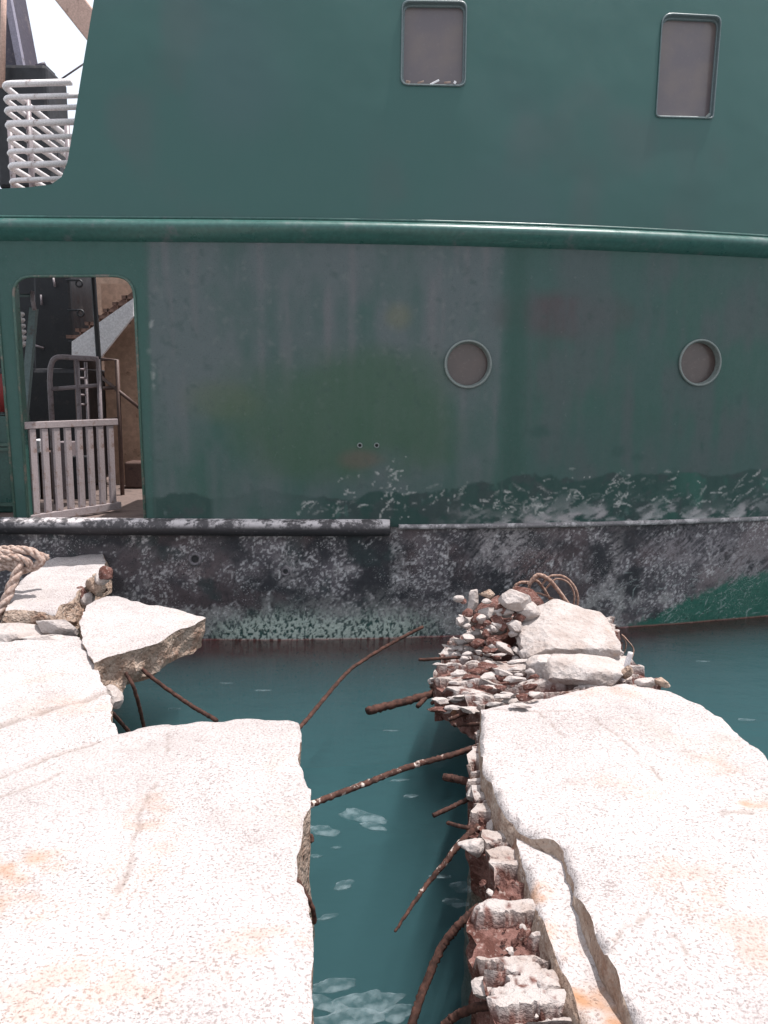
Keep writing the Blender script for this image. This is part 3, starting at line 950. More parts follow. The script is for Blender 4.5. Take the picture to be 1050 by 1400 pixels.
M['outlet'] = painted('outlet_metal', (0.17, 0.15, 0.16), (0.05, 0.045, 0.05), 0.5, 0.6, 30)
outlet(266, 765, 0.045, M['outlet'])
outlet(390, 782, 0.030, M['outlet'])

# portholes: raised ring, deep bore, closed pane
for cx, cz, r in ports:
    an = np.linspace(0, 2 * math.pi, 48, endpoint=False)
    def L(rr, off): return [Vector((cx + rr * math.cos(a), float(hull_y(cx + rr * math.cos(a), cz + rr * math.sin(a))) + off, cz + rr * math.sin(a))) for a in an]
    po = ring_mesh('porthole', [L(r + .012, 0.004), L(r + .011, -0.016), L(r + .004, -0.021), L(r - .004, -0.020), L(r - .008, -0.012), L(r - .008, 0.030), L(r - .016, 0.034), L(r - .017, 0.07)], M['rim'], ship)
    gg = G(); gg.plate(L(r - .006, 0.062), (0, 0.008, 0)); gg.mesh('pane', M['port_pane'], po)

# ---- rails: half-round fenders swept along the hull
def sweep(name, x0, x1, zc, prof, mat, step=0.06, capfn=None, attrs=None, rough=0.0, seed=0):
    xs = np.arange(x0, x1 + step * 0.5, step)
    V = []; F = []; m = len(prof)
    for i, x in enumerate(xs):
        y = float(hull_y(x, max(zc, Z_KNUCKLE)))
        k = 1.0
        if capfn: k = capfn(x)
        for (dy, dz) in prof:
            j = rough * (float(fbm(np.array([x * 6]), np.array([dz * 20]), oct=3, seed=seed)[0]) - 0.5) * 2 if rough else 0
            V.append((x, y - (dy + j) * k + 0.004, zc + dz * (0.4 + 0.6 * k)))
    for i in range(len(xs) - 1):
        for k in range(m - 1):
            F.append((i * m + k, (i + 1) * m + k, (i + 1) * m + k + 1, i * m + k + 1))
    F.append(tuple(range(m))); F.append(tuple((len(xs) - 1) * m + k for k in range(m - 1, -1, -1)))
    return mk(name, V, F, mat, ship, True)
def half_round(ry, rz, n=10, lip=0.0):
    return [(ry * math.cos(R(a)), rz * math.sin(R(a))) for a in np.linspace(90, -90, n + 1)]
sweep('rubbing_strake', XL, XR, Z_RAIL, [(0.0, 0.085), (0.045, 0.080), (0.082, 0.066), (0.104, 0.044), (0.110, 0.022), (0.104, 0.002), (0.085, -0.024), (0.060, -0.050), (0.034, -0.072), (0.0, -0.088)], M['green_rail'])
sweep('strake_flange', XL, XR, Z_RAIL + 0.098, [(0.0, 0.012), (0.014, 0.010), (0.014, -0.008), (0.0, -0.012)], M['green_rail'])

def mat_fender():
    t = NT('worn_black_fender')
    n = t.noise(6, 6, 0.7); n2 = t.noise(30, 5, 0.65)
    geo = t.n('ShaderNodeTexCoord')
    sep = t.n('ShaderNodeSeparateXYZ'); t.t.links.new(geo.outputs['Object'], sep.inputs[0])
    topm = t.ramp(sep.outputs[2], 0.065, 0.125)          # the rubbed crown
    w = t.math('MULTIPLY', topm, t.ramp(t.math('MULTIPLY_ADD', n2, 0.5, n), 0.68, 0.84, 0.08, 1.0))
    c = t.mix(w, (0.028, 0.025, 0.028), (0.52, 0.48, 0.48))
    c = t.mix(t.ramp(n2, 0.60, 0.72, 0, 0.5), c, (0.20, 0.18, 0.185))
    return t.pbr(c, 0.6, 0, t.bump(n2, 0.5, 0.006), 0.4)
M['fender'] = mat_fender()
XF = hp(536, 722)[0]
sweep('lower_fender', XL, XF, 0.995, half_round(0.095, 0.072, 12), M['fender'], 0.05,
      capfn=lambda x: max(0.25, min(1.0, (XF - x) / 0.04 + 0.45)), rough=0.008, seed=90)
# knuckle bead continuing to the right of the fender
sweep('knuckle_bead', XF + 0.055, XR, 1.0, half_round(0.022, 0.022, 6), painted('rubbed_knuckle', (0.16, 0.15, 0.155), (0.40, 0.38, 0.38), 0.6, 0.6, 10), 0.05, rough=0.01, seed=91)

# ---- decks and what shows through the doorway
DK = Z_DECK
g = G(); g.plate([(XL, 6.785, DK - 0.06), (-1.2, 6.785, DK - 0.06), (0.2, 6.92, DK - 0.06), (1.4, 7.2, DK - 0.06), (1.4, 12.0, DK - 0.06), (XL, 12.0, DK - 0.06)], (0, 0, 0.06)); g.mesh('deck', M['deck'], ship)
g = G(); g.box(((XL + 2.2) / 2, 11.9, (DK + 3.7) / 2), (2.2 - XL, 0.06, 3.7 - DK)); g.mesh('bulkhead', M['wall'], ship)
# tan deckhouse side, right of the doorway
pA = on_y(146, 600, 9.9)
g = G(); g.box(((pA.x + 2.2) / 2, 9.95, (DK + 3.35) / 2), (2.2 - pA.x, 0.05, 3.35 - DK)); g.mesh('deckhouse_wall', M['wall'], ship)
# side deck over the passage
g = G(); g.box((-0.2, 7.85, Z_RAIL + 0.02), (3.4, 1.6, 0.06)); g.mesh('side_deck', M['deck'], ship)
# dark box beneath the door sill: coaming
# door edge trims
def trim(loop2, parentname, mat, w=0.018, closed=False):
    l = loop3(loop2, -0.004)
    gg = G(); gg.tube(l, w, 6, closed); return gg.mesh(parentname, mat, ship, True)
d = np.array(door)
trim(np.concatenate([[d[-1]], d[:-1]]), 'door_trim', M['door_edge'], 0.012)
d2 = np.array(door2)
trim(d2[5:15], 'door_trim', M['door_edge'], 0.012)
# post between the two openings: deep box behind the plating
a0 = hp(24, 470)[0]; a1 = hp(30, 720)[0]
g = G(); g.plate([(hp(2, 385)[0], 6.79, hp(0, 385)[1]), (hp(14, 385)[0], 6.79, hp(0, 385)[1]), (hp(37, 722)[0], 6.79, DK), (hp(24, 722)[0], 6.79, DK)], (0, 0.10, 0)); g.mesh('door_post', M['green'], ship)

# gate: hinged at the left jamb and swung inboard
gate = thing('gate', (0, 0, 0), None, None)
gl_t, gl_b = on_y(31, 577, 6.83), on_y(39, 716, 6.83)
gr_t, gr_b = on_y(159, 570, 7.72), on_y(163, 692, 7.72)
gl_b.z = max(gl_b.z, DK + 0.02)
gate.parent = ship
gate.location = Vector((gl_b.x, gl_b.y, gl_b.z)) - WORLD_O['ship']; WORLD_O[gate.name] = Vector((gl_b.x, gl_b.y, gl_b.z))
gl_t = Vector((gl_b.x, gl_b.y, gl_t.z)); gr_b = Vector((gr_t.x, gr_t.y, gl_b.z + 0.03))
gdir = (gr_t - gl_t); gdir.z = 0; GL = gdir.length; gdir.normalize()
gn = Vector((gdir.y, -gdir.x, 0))
for nm, zz, hh in (('top_rail', gl_t.z - 0.03, 0.06), ('bottom_rail', gl_b.z + 0.035, 0.07)):
    g = G(); g.beam(Vector((gl_b.x, gl_b.y, zz)), Vector((gr_t.x, gr_t.y, zz)), 0.045, hh); g.mesh(nm, M['gate'], gate, bevel=0.006)
NS = 8
for i in range(NS):
    f = (i + 0.35) / (NS - 0.3)
    p = gl_b + gdir * (0.04 + f * (GL - 0.08))
    g = G(); g.beam((p.x, p.y, gl_b.z + 0.072), (p.x, p.y, gl_t.z - 0.062), 0.03, 0.062, up=tuple(gdir)); g.mesh('slat', M['gate'], gate, bevel=0.004)
for zz in (gl_b.z + 0.1, gl_t.z - 0.12):
    g = G(); g.tube([(gl_b.x - 0.02, gl_b.y, zz - 0.05), (gl_b.x - 0.02, gl_b.y, zz + 0.05)], 0.016, 8); g.mesh('hinge', M['pipe'], gate, True)

def Y(px, py, y): return on_y(px, py, y)
# tubular guard rail behind the gate
yr = 8.2
gr = thing('guard_rail', (0, 0, 0), None, None); gr.parent = ship
bp = Y(70, 640, yr); gr.location = Vector((bp.x, bp.y, DK)) - WORLD_O['ship']; WORLD_O[gr.name] = Vector((bp.x, bp.y, DK))
def dn(p): return Vector((p.x, p.y, DK))
tl = Y(68, 520, yr)
top = [dn(tl), tl] + [Y(*q, yr) for q in ((69, 502), (73, 492), (82, 488), (100, 489), (120, 490), (134, 491))]
g = G(); g.tube([top[0], top[1]] + smooth_path(top[2:], 4), 0.026, 10); g.mesh('hoop_tube', M['pipe'], gr, True)
p = Y(134, 491, yr); g = G(); g.tube([dn(p), p], 0.022, 8); g.mesh('post', M['pipe'], gr, True)
p = Y(105, 490, yr); g = G(); g.tube([dn(p), p], 0.024, 8); g.mesh('post', M['pipe'], gr, True)
g = G(); g.tube([Y(70, 532, yr), Y(134, 527, yr)], 0.020, 8); g.mesh('mid_rail', M['pipe'], gr, True)
for xx in (0, 1):
    p = Y(117, 495, yr + 0.25); g = G(); g.tube([dn(p), p], 0.018, 8) if xx == 0 else None
    if xx == 0: g.mesh('post', M['pipe'], gr, True)
for py in (505, 517, 540, 553):
    g = G(); g.tube([Y(107, py, yr + 0.12), Y(118, py, yr + 0.25)], 0.012, 6); g.mesh('rung', M['pipe'], gr, True)

# brown tube frame by the stairs
g = G()
yb = 8.9
g.tube([dn(Y(160, 492, yb)), Y(160, 492, yb), Y(136, 491, yb)], 0.024, 8); g.mesh('stair_frame', M['frame_brown'], ship, True)
g = G(); g.tube([Y(136, 531, yb), Y(160, 530, yb)], 0.02, 8); g.mesh('stair_frame', M['frame_brown'], ship, True)
g = G(); g.tube([Y(138, 515, yb), Y(196, 562, yb)], 0.02, 8); g.mesh('stair_frame', M['frame_brown'], ship, True)
g = G(); g.tube([Y(136, 575, yb), Y(160, 573, yb)], 0.02, 8); g.mesh('stair_frame', M['frame_brown'], ship, True)
# stairs
ys = 9.0
st = thing('staircase', (0, 0, 0), None, None); st.parent = ship
bp = Y(120, 500, ys); st.location = Vector((bp.x, bp.y, DK)) - WORLD_O['ship']; WORLD_O[st.name] = Vector((bp.x, bp.y, DK))
g = G(); g.plate([Y(*q, ys) for q in ((98, 467), (182, 408), (182, 432), (137, 489), (98, 490))], (0, 0.05, 0)); g.mesh('stringer', M['white'], st)
g = G(); g.plate([Y(*q, ys + 0.85) for q in ((86, 470), (190, 392), (190, 405), (100, 474))], (0, 0.05, 0)); g.mesh('stringer', M['stair'], st)
for i in range(7):
    f = i / 6
    a = Y(100 + f * 76, 464 - f * 54, ys + 0.06); 
    g = G(); g.box((a.x, ys + 0.46, a.z + 0.03), (0.16, 0.78, 0.035)); g.mesh('tread', M['stair'], st)
    g = G(); g.box((a.x + 0.075, ys + 0.46, a.z + 0.085), (0.012, 0.78, 0.07)); g.mesh('riser', M['stair'], st)
g = G(); p = Y(104, 489, ys + 0.2); g.tube([dn(p), p], 0.03, 8); g.mesh('stair_leg', M['frame_brown'], st, True)
# black pole and pigtail hooks
pb, pt = Y(135, 492, 8.45), Y(127, 372, 8.45)
g = G(); g.tube([dn(pb), pb, pt, pt + Vector((0, 0, 0.5))], 0.026, 10); g.mesh('pole', M['black'], ship, True)
# dark machinery tower seen through the door and again over the bulwark
mc = thing('winch_tower', (0, 0, 0), None, None); mc.parent = ship
ym = 9.3
q = [Y(*p, ym) for p in ((50, 372), (94, 372), (98, 575), (34, 575))]
bx = q[0].x
mc.location = Vector((bx, ym, DK)) - WORLD_O['ship']; WORLD_O[mc.name] = Vector((bx, ym, DK))
xa_, xb_ = Y(46, 400, ym).x, Y(94, 400, ym).x
g = G(); g.plate([Vector((xa_ - 0.12, ym, DK)), Vector((xb_ + 0.06, ym, DK)), Vector((xb_, ym, 4.3)), Vector((xa_ + 0.05, ym, 4.3))], (0, 0.7, 0)); g.mesh('column', M['machine'], mc, bevel=0.03)
g = G(); g.box((xa_ + 0.05, ym + 0.35, 1.7), (0.95, 0.9, 1.3)); g.mesh('winch_housing', M['machine'], mc, bevel=0.05)
g = G(); g.box((xa_ - 0.4, ym + 0.9, 2.6), (1.0, 0.9, 3.1)); g.mesh('rear_housing', M['machine'], mc, bevel=0.05)
for (px, py) in ((104, 383), (106, 424), (108, 467)):
    base = Y(px - 14, py, ym - 0.05); e = Y(px + 4, py, ym - 0.05)
    r = 0.035; c = e + Vector((0, 0, -r))
    pts_ = [base, e] + [c + Vector((r * math.sin(a), 0, r * math.cos(a))) for a in np.linspace(0.3, 5.6, 12)]
    g = G(); g.tube(pts_, 0.012, 6); g.mesh('hook', M['black'], mc, True)
for (px, py, dx, dy) in ((45, 471, 15, 5), (38, 528, 17, 6), (52, 545, 26, 0), (52, 555, 26, -1), (92, 536, -1, 14), (56, 403, 1, 14), (73, 380, 2, 12)):
    g = G(); g.tube([Y(px, py, ym - 0.04), Y(px + dx, py + dy, ym - 0.04)], 0.012, 6); g.mesh('conduit', M['pipe'], mc, True)
# sloping grey-green strut just inside the door
g = G(); g.plate([Y(*p, 7.6) for p in ((40, 420), (49, 422), (33, 600), (25, 580))], (0, 0.06, 0)); g.mesh('strut', M['strut'], ship)
g = G(); g.tube([Y(20, 404, 7.58), Y(44, 404, 7.58)], 0.015, 6); g.mesh('strut_tie', M['strut'], ship, True)
g = G(); g.tube([Y(44, 398, 7.56), Y(45, 412, 7.56), Y(47, 424, 7.56)], 0.02, 8); g.mesh('shackle', M['pipe'], ship, True)
# stack of pale coils
for i in range(6):
    c = Y(21 + i * 0.8, 433 + i * 8, 8.1)
    g = G(); g.tube([c + Vector((0.07 * math.cos(a), 0.07 * math.sin(a), 0.03 * math.cos(a))) for a in np.linspace(0, 2 * math.pi, 16, endpoint=False)], 0.016, 6, True); g.mesh('hose_coil', M['hoop'], ship, True)
c0, c1 = Y(22, 428, 8.1), Y(27, 560, 8.1)
g = G(); g.tube([dn(c1), c0], 0.02, 6); g.mesh('hose_stand', M['black'], ship, True)
# green locker with shelves behind the left opening
lk = thing('locker', (0, 0, 0), None, None); lk.parent = ship
l0 = Y(0, 700, 7.5); lk.location = Vector((l0.x, 7.5, DK)) - WORLD_O['ship']; WORLD_O[lk.name] = Vector((l0.x, 7.5, DK))
g = G(); g.box((l0.x - 0.75, 7.8, DK + 0.45), (1.7, 0.5, 0.9)); g.mesh('body', M['green'], lk, bevel=0.02)
for py in (608, 617, 613):
    pass
for zz in (Y(0, 608, 7.5).z, Y(0, 614, 7.5).z + 0.0, Y(0, 690, 7.5).z):
    g = G(); g.box((l0.x - 0.75, 7.53, zz), (1.74, 0.06, 0.03)); g.mesh('shelf_edge', M['door_edge'], lk)
g = G(); g.tube([(l0.x - 0.10, 7.7, DK + 0.93), (l0.x - 0.10, 7.7, DK + 1.28)], 0.11, 14); g.mesh('red_canister', M['red'], lk, True)
# dark items behind the gate bars
for (px, w, hgt, m) in ((56, 0.10, 0.62, 'white'), (72, 0.22, 0.5, 'frame_brown'), (92, 0.16, 0.6, 'pipe'), (112, 0.2, 0.45, 'machine')):
    p = Y(px, 640, 8.6); g = G(); g.box((p.x, 8.6, DK + hgt / 2), (w, 0.2, hgt)); g.mesh('stored_board', M[m], ship, bevel=0.01)
g = G(); p = Y(188, 640, 9.6); g.box((p.x, 9.6, DK + 0.16), (0.22, 0.3, 0.30)); g.mesh('foot_locker', M['frame_brown'], ship, bevel=0.02)

# ---- what rises over the bulwark: rack of pale hoops, mast, crane boom
rack = thing('hoop_rack', (0, 0, 0), None, None); rack.parent = ship
yk = 7.3
rx0 = Y(3, 200, yk).x
rack.location = Vector((rx0, yk, 3.5)) - WORLD_O['ship']; WORLD_O[rack.name] = Vector((rx0, yk, 3.5))
ys_px = [115, 133, 149, 169, 189, 207, 226, 247]
xl_px = [2, 3, 4, 6, 8, 8, 10, 11]
xr_px = [88, 108, 106, 104, 101, 98, 94, 82]
for i, (py, xl, xr) in enumerate(zip(ys_px, xl_px, xr_px)):
    A = Y(xl, py, yk); B = Y(xr + 10, py - 1, yk)
    W = B.x - A.x; dep = 1.05; r = 0.09
    zc = A.z
    def P(x, y): return Vector((A.x + x, yk + y, zc + 0.02 * (x / W)))
    path = [P(r + (1 - math.cos(0)) * 0, 0)]
    loop = []
    loop.append(P(W, 0))
    for cx_, cy_, a0, a1 in ((r, r, 270, 180),):
        for k in range(5):
            a = R(a0 + (a1 - a0) * k / 4); loop.append(P(cx_ + r * math.cos(a), cy_ + r * math.sin(a)))
    loop.append(P(0, 2.0))
    g = G(); g.tube(loop, 0.022 if i not in (0, 3, 6) else 0.027, 10); g.mesh('hoop', M['hoop'], rack, True)
zt, zb_ = Y(40, 115, yk).z, Y(40, 262, yk).z - 0.25
for (px, yy) in ((40, yk + 0.45), (92, yk + 1.03), (14, yk + 1.03)):
    p = Y(px, 180, yy); g = G(); g.tube([(p.x, p.y, 3.40), (p.x, p.y, zt + 0.02)], 0.028, 8); g.mesh('upright', M['pipe'], rack, True)
g = G(); g.box((Y(45, 200, yk).x, yk + 0.5, 3.46), (1.1, 1.2, 0.05)); g.mesh('rack_base', M['deck'], rack)
# aft deck under the rack
g = G(); g.box((-4.3, 7.35, 3.405), (3.6, 1.15, 0.05)); g.mesh('aft_deck', M['deck'], ship)
# dark mast leaning in from the left
ms = thing('mast', (0, 0, 0), None, None); ms.parent = ship
yq = 9.4
b0 = Y(40, 112, yq)
ms.location = Vector((b0.x, yq, 4.2)) - WORLD_O['ship']; WORLD_O[ms.name] = Vector((b0.x, yq, 4.2))
ext = lambda a, b, t: a + (b - a) * t
e0, e1 = Y(34, 110, yq), Y(13, 0, yq)
f0, f1 = Y(2, 110, yq), Y(-22, 0, yq)
g = G(); g.plate([ext(e1, e0, 1.0), ext(e0, e1, 2.0), ext(f0, f1, 2.0), f0], (0, 0.5, 0)); g.mesh('boom_web', M['mast'], ms)
g = G(); g.beam(ext(e0, e1, -0.1) + Vector((0, -0.03, 0)), ext(e0, e1, 2.0) + Vector((0, -0.03, 0)), 0.07, 0.07); g.mesh('chord', M['mast_edge'], ms)
g = G(); g.tube([Y(3, 120, yq - 0.3), Y(6, -60, yq - 0.3)], 0.03, 8); g.mesh('pipe', M['crane'], ms, True)
g = G(); g.box(Y(46, 185, yq + 0.1), (0.58, 0.6, 1.25)); g.mesh('head_block', M['machine'], ms, bevel=0.04)
for (a, b, r_) in (((34, 100), (64, 101), .03), ((50, 92), (62, 88), .03), ((50, 112), (66, 118), .04)):
    g = G(); g.tube([Y(*a, yq), Y(*b, yq)], r_, 8); g.mesh('sheave_arm', M['mast'], ms, True)
g = G(); g.plate([Y(*p, yq) for p in ((50, 88), (60, 86), (70, 130), (78, 200), (84, 250), (50, 250))], (0, 0.3, 0)); g.mesh('sheave_plate', M['machine'], ms)
# tan crane boom passing behind the superstructure, with its cable
cb = thing('crane_boom', (0, 0, 0), None, None); cb.parent = ship
yc = 11.0
b0 = Y(100, 30, yc); cb.location = b0 - WORLD_O['ship']; WORLD_O[cb.name] = b0.copy()
u = [Y(75, 0, yc), Y(121, 58, yc)]; v = [Y(118, 0, yc), Y(132, 20, yc)]
d_ = (u[1] - u[0])
g = G(); g.plate([u[0] - d_ * 3, u[0] + d_ * 9, u[0] + d_ * 9 + (v[0] - u[0]), v[0] - d_ * 3], (0, 0.5, 0)); g.mesh('beam', M['crane'], cb, bevel=0.02)
g = G(); g.tube([Y(84, 108, yc - 1.2), Y(150, 63, yc - 1.2)], 0.010, 6); g.mesh('cable', M['pipe'], cb, True)
g = G(); p = u[0] + d_ * 9; g.tube([(p.x, yc + 0.25, DK), (p.x, yc + 0.25, p.z + 0.1)], 0.16, 12); g.mesh('crane_post', M['crane'], cb, True)

# ================================================================== THE BROKEN DOCK
ZD = 0.52
def slab(name, outline, zfn, thick, label, cat='slab', group=None, step=0.03, grid=0.02, near=None, cracks=(), stains=(), rough=0.02, seed=0,
         mats=('concrete', 'broken'), parent=None, under=0.05, crown=0.0, jag=0.012, bottom=None, skin=None):
    """outline: world XY; top height zfn(x,y); broken rim; cracks: list of (polyline XY, width, depth)"""
    o2 = resample([tuple(p)[:2] for p in outline], step)
    # jagged edge
    nn = len(o2)
    nx_ = (fbm(o2[:, 0] * 14, o2[:, 1] * 14, oct=4, seed=seed + 1) - 0.5) * 2 * jag
    ny_ = (fbm(o2[:, 0] * 14 + 40, o2[:, 1] * 14, oct=4, seed=seed + 2) - 0.5) * 2 * jag
    nx_ = nx_ + (fbm(o2[:, 0] * 38, o2[:, 1] * 38, oct=3, seed=seed + 11) - 0.5) * jag * 1.2
    ny_ = ny_ + (fbm(o2[:, 0] * 38 + 7, o2[:, 1] * 38, oct=3, seed=seed + 12) - 0.5) * jag * 1.2
    o2 = o2 + np.stack([nx_, ny_], 1)
    lo, hi = o2.min(0), o2.max(0)
    if near is None:
        pts = grid_pts(lo[0], hi[0], lo[1], hi[1], grid, grid)
    else:
        nx0, nx1, ny0, ny1 = near
        pts = grid_pts(max(lo[0], nx0), min(hi[0], nx1), max(lo[1], ny0), min(hi[1], ny1), grid, grid)
        far = grid_pts(lo[0], hi[0], lo[1], hi[1], 0.15, 0.15)
        k = ~((far[:, 0] > nx0) & (far[:, 0] < nx1) & (far[:, 1] > ny0) & (far[:, 1] < ny1))
        pts = np.concatenate([pts, far[k]])
    V2, F, loops = cdt_fill(o2, [], pts, grid * 0.5)
    x, y = V2[:, 0], V2[:, 1]
    z = zfn(x, y)
    z = z + rough * (fbm(x * 2.2, y * 2.2, oct=4, seed=seed + 3) - 0.5) + rough * 0.35 * (fbm(x * 11, y * 11, oct=3, seed=seed + 4) - 0.5)
    de = seg_dist(V2, o2) if len(V2) * len(o2) < 4e7 else np.full(len(V2), 1.0)
    z = z - crown * np.exp(-de / 0.010) * sstep(0.35, 0.65, fbm(x * 9, y * 9, oct=3, seed=seed + 5))
    ck = np.zeros(len(V2)); sn = np.zeros(len(V2))
    for (pl, w, dep) in cracks:
        pl = resample([tuple(p)[:2] for p in pl], 0.04, False)
        pl = pl + np.stack([(fbm(pl[:, 0] * 12, pl[:, 1] * 12, oct=3, seed=seed + 6) - .5) * 0.06, (fbm(pl[:, 0] * 12 + 9, pl[:, 1] * 12, oct=3, seed=seed + 7) - .5) * 0.06], 1)
        dd = seg_dist(V2, pl, False)
        f = (1 - sstep(w * 0.5, w * 1.4, dd)) * sstep(0.3, 0.5, fbm(x * 7, y * 7, oct=3, seed=seed + 8))
        z = z - dep * f; ck = np.maximum(ck, f * 0.55)
    for (cx, cy, rx, ry, s) in stains:
        sn = np.maximum(sn, s * blob(x, y, cx, cy, rx, ry, 0.7, 0.7, seed + 9, 6) * sstep(0.25, 0.65, fbm(x * 14, y * 14, oct=4, seed=seed + 10)))
    sk = skin(x, y) if skin else np.zeros(len(V2))
    V = np.stack([x, y, z], 1)
    l = loops[0]; m = len(l)
    FF = [tuple(f) for f in F]
    a, b, c = V[F[0]]
    if np.cross(b - a, c - a)[2] < 0: FF = [f[::-1] for f in FF]
    midx = [0] * len(FF)
    # side rings
    P0 = V[l]
    area = np.sum(P0[:, 0] * np.roll(P0[:, 1], -1) - np.roll(P0[:, 0], -1) * P0[:, 1])
    t = np.roll(P0[:, :2], -1, 0) - np.roll(P0[:, :2], 1, 0)
    t /= np.maximum(np.linalg.norm(t, axis=1, keepdims=True), 1e-9)
    nout = np.stack([t[:, 1], -t[:, 0]], 1) * (1 if area > 0 else -1)
    rings = max(4, min(12, int(thick / 0.03)))
    VV = [V]; k0 = len(V); prev = list(l)
    for r_ in range(1, rings + 1):
        f = r_ / rings
        P = P0.copy()
        zz = P0[:, 2] - thick * f
        if bottom is not None: zz = P0[:, 2] + (bottom - P0[:, 2]) * f
        P[:, 2] = zz
        wob = (fbm(P0[:, 0] * 9, P0[:, 1] * 9, zz * 16, oct=4, seed=seed + 20) - 0.5) * 2
        off = -under * f ** 0.7 + wob * min(0.045, thick * 0.25) * min(1, f * 3)
        P[:, :2] += nout * off[:, None]
        VV.append(P)
        cur = list(range(k0, k0 + m)); k0 += m
        for i in range(m):
            j = (i + 1) % m
            FF.append((prev[i], prev[j], cur[j], cur[i]) if area < 0 else (prev[j], prev[i], cur[i], cur[j])); midx.append(1)
        prev = cur
    VV.append(np.array([[P0[:, 0].mean(), P0[:, 1].mean(), VV[-1][:, 2].mean()]])); cidx = k0
    for i in range(m):
        FF.append((prev[i], prev[(i + 1) % m], cidx)); midx.append(1)
    Vall = np.concatenate(VV)
    pad = np.zeros(len(Vall) - len(V))
    o = mk(name, Vall, FF, [M[mats[0]], M[mats[1]]], parent, True, midx, {'crack': np.concatenate([ck, pad]), 'stain': np.concatenate([sn, pad]), 'skin': np.concatenate([sk, pad])})
    if hasattr(o.data, 'set_sharp_from_angle'): o.data.set_sharp_from_angle(angle=R(40))
    if not parent: tag(o, label, cat, group, 'thing')
    return o

def PZ(pts, z=ZD): return [on_z(px, py, z) for px, py in pts]

# ---- left main slab
edgeL = PZ([(155, 1001), (205, 993), (250, 989), (330, 984), (395, 982), (409, 985), (412, 1000), (410, 1022), (409, 1036), (415, 1058), (423, 1078), (426, 1092), (419, 1108),
            (414, 1125), (412, 1150), (406, 1175), (404, 1196), (413, 1207), (421, 1222), (425, 1250), (428, 1290), (424, 1330), (427, 1365), (426, 1400)])
tail = [Vector((edgeL[-1].x - 0.02, 1.2, 0)), Vector((edgeL[-1].x + 0.03, 0.6, 0)), Vector((edgeL[-1].x, -3, 0)), Vector((-7, -3, 0))]
joint = PZ([(-260, 1120), (0, 1052), (70, 1028), (120, 1012)])
outl = edgeL + tail + [Vector((-7, joint[0].y - 0.1, 0))] + joint
zl = lambda x, y: ZD + 0 * x
ckL = [(PZ([(238, 990), (226, 1030), (222, 1055), (205, 1080), (190, 1120)]), 0.006, 0.006), (PZ([(190, 1120), (175, 1190), (140, 1250)]), 0.012, 0.004),
       (PZ([(0, 1065), (70, 1035), (160, 1000)]), 0.012, 0.010), (PZ([(0, 1092), (80, 1060)]), 0.01, 0.005)]
def S(px, py, rx, ry, s): p = on_z(px, py, ZD); return (p.x, p.y, rx, ry, s)
stL = [S(25, 1185, 0.16, 0.09, 0.6), S(10, 1240, 0.16, 0.07, 0.45), S(200, 1110, 0.08, 0.14, 0.40), S(360, 1285, 0.10, 0.06, 0.35), S(180, 1180, 0.12, 0.25, 0.25), S(120, 1340, 0.3, 0.10, 0.30), S(20, 1380, 0.2, 0.1, 0.3)]
left_slab = slab('dock_slab', outl, zl, 0.9, 'large flat sunlit concrete slab with pitted surface left of the water gap', 'concrete slab', grid=0.016, near=(-2.6, 0.0, 1.5, 4.4),
     cracks=ckL, stains=stL, rough=0.03, seed=100, crown=0.02, bottom=-1.0, under=0.03, jag=0.010)

# ---- left rear slab, heaved up a little at its far side
p0 = on_z(160, 1004, ZD - 0.012)
AX, AY = -0.01, 0.022
def QP(pts, p0, ax, ay): return [on_plane(px, py, p0, ax, ay) for px, py in pts]
def zpl(p0, ax, ay): return lambda x, y: p0[2] + ax * (x - p0[0]) + ay * (y - p0[1])
o_ = QP([(162, 1004), (152, 985), (154, 965), (146, 945), (138, 928), (136, 915), (124, 900), (119, 886), (110, 872), (70, 870), (30, 876), (-60, 884), (-200, 890), (-330, 1000), (-260, 1123), (0, 1056), (100, 1022)], p0, AX, AY)
rear_slab = slab('dock_slab', o_, zpl(p0, AX, AY), 0.5, 'cracked concrete slab joined behind the large left slab, below the tilted slabs', 'concrete slab', grid=0.022,
     near=(-3.3, -1.1, 3.3, 6.2), cracks=[(QP([(150, 945), (110, 960), (60, 972), (0, 990)], p0, AX, AY), 0.03, 0.012)], rough=0.04, seed=120, crown=0.02, bottom=-1.0, under=0.04,
     stains=[(on_z(90, 965, ZD).x, on_z(90, 965, ZD).y, .25, .12, .25)])

# ---- pointed slab jutting out over the water
p1 = Vector((on_z(180, 850, 0.60).x, on_z(180, 850, 0.60).y, 0.60)); AX1, AY1 = 0.02, 0.045
o_ = QP([(109, 850), (118, 828), (140, 815), (158, 814), (205, 826), (243, 832), (270, 838), (282, 843), (266, 851), (240, 862), (225, 872), (195, 884), (160, 895), (128, 906), (119, 890), (112, 870)], p1, AX1, AY1)
jut = slab('broken_slab', o_, zpl(p1, AX1, AY1), 0.20, 'pointed white concrete slab jutting over the water with a brown broken edge', 'concrete slab', grid=0.018, rough=0.03, seed=140, crown=0.012, under=0.03)
# ---- upper slab by the rope
p2 = Vector((on_y(70, 800, 6.0).x, 6.0, on_y(70, 800, 6.0).z)); AX2, AY2 = 0.0, 0.10
o_ = QP([(8, 834), (20, 806), (34, 786), (58, 765), (90, 759), (120, 757), (140, 758), (145, 768), (139, 780), (126, 786), (122, 800), (108, 806), (98, 818), (84, 824), (76, 836), (40, 833)], p2, AX2, AY2)
upper = slab('broken_slab', o_, zpl(p2, AX2, AY2), 0.20, 'tilted white concrete slab with a crumbled edge under the rope end', 'concrete slab', grid=0.016, rough=0.06, seed=160, crown=0.02, under=-0.05)

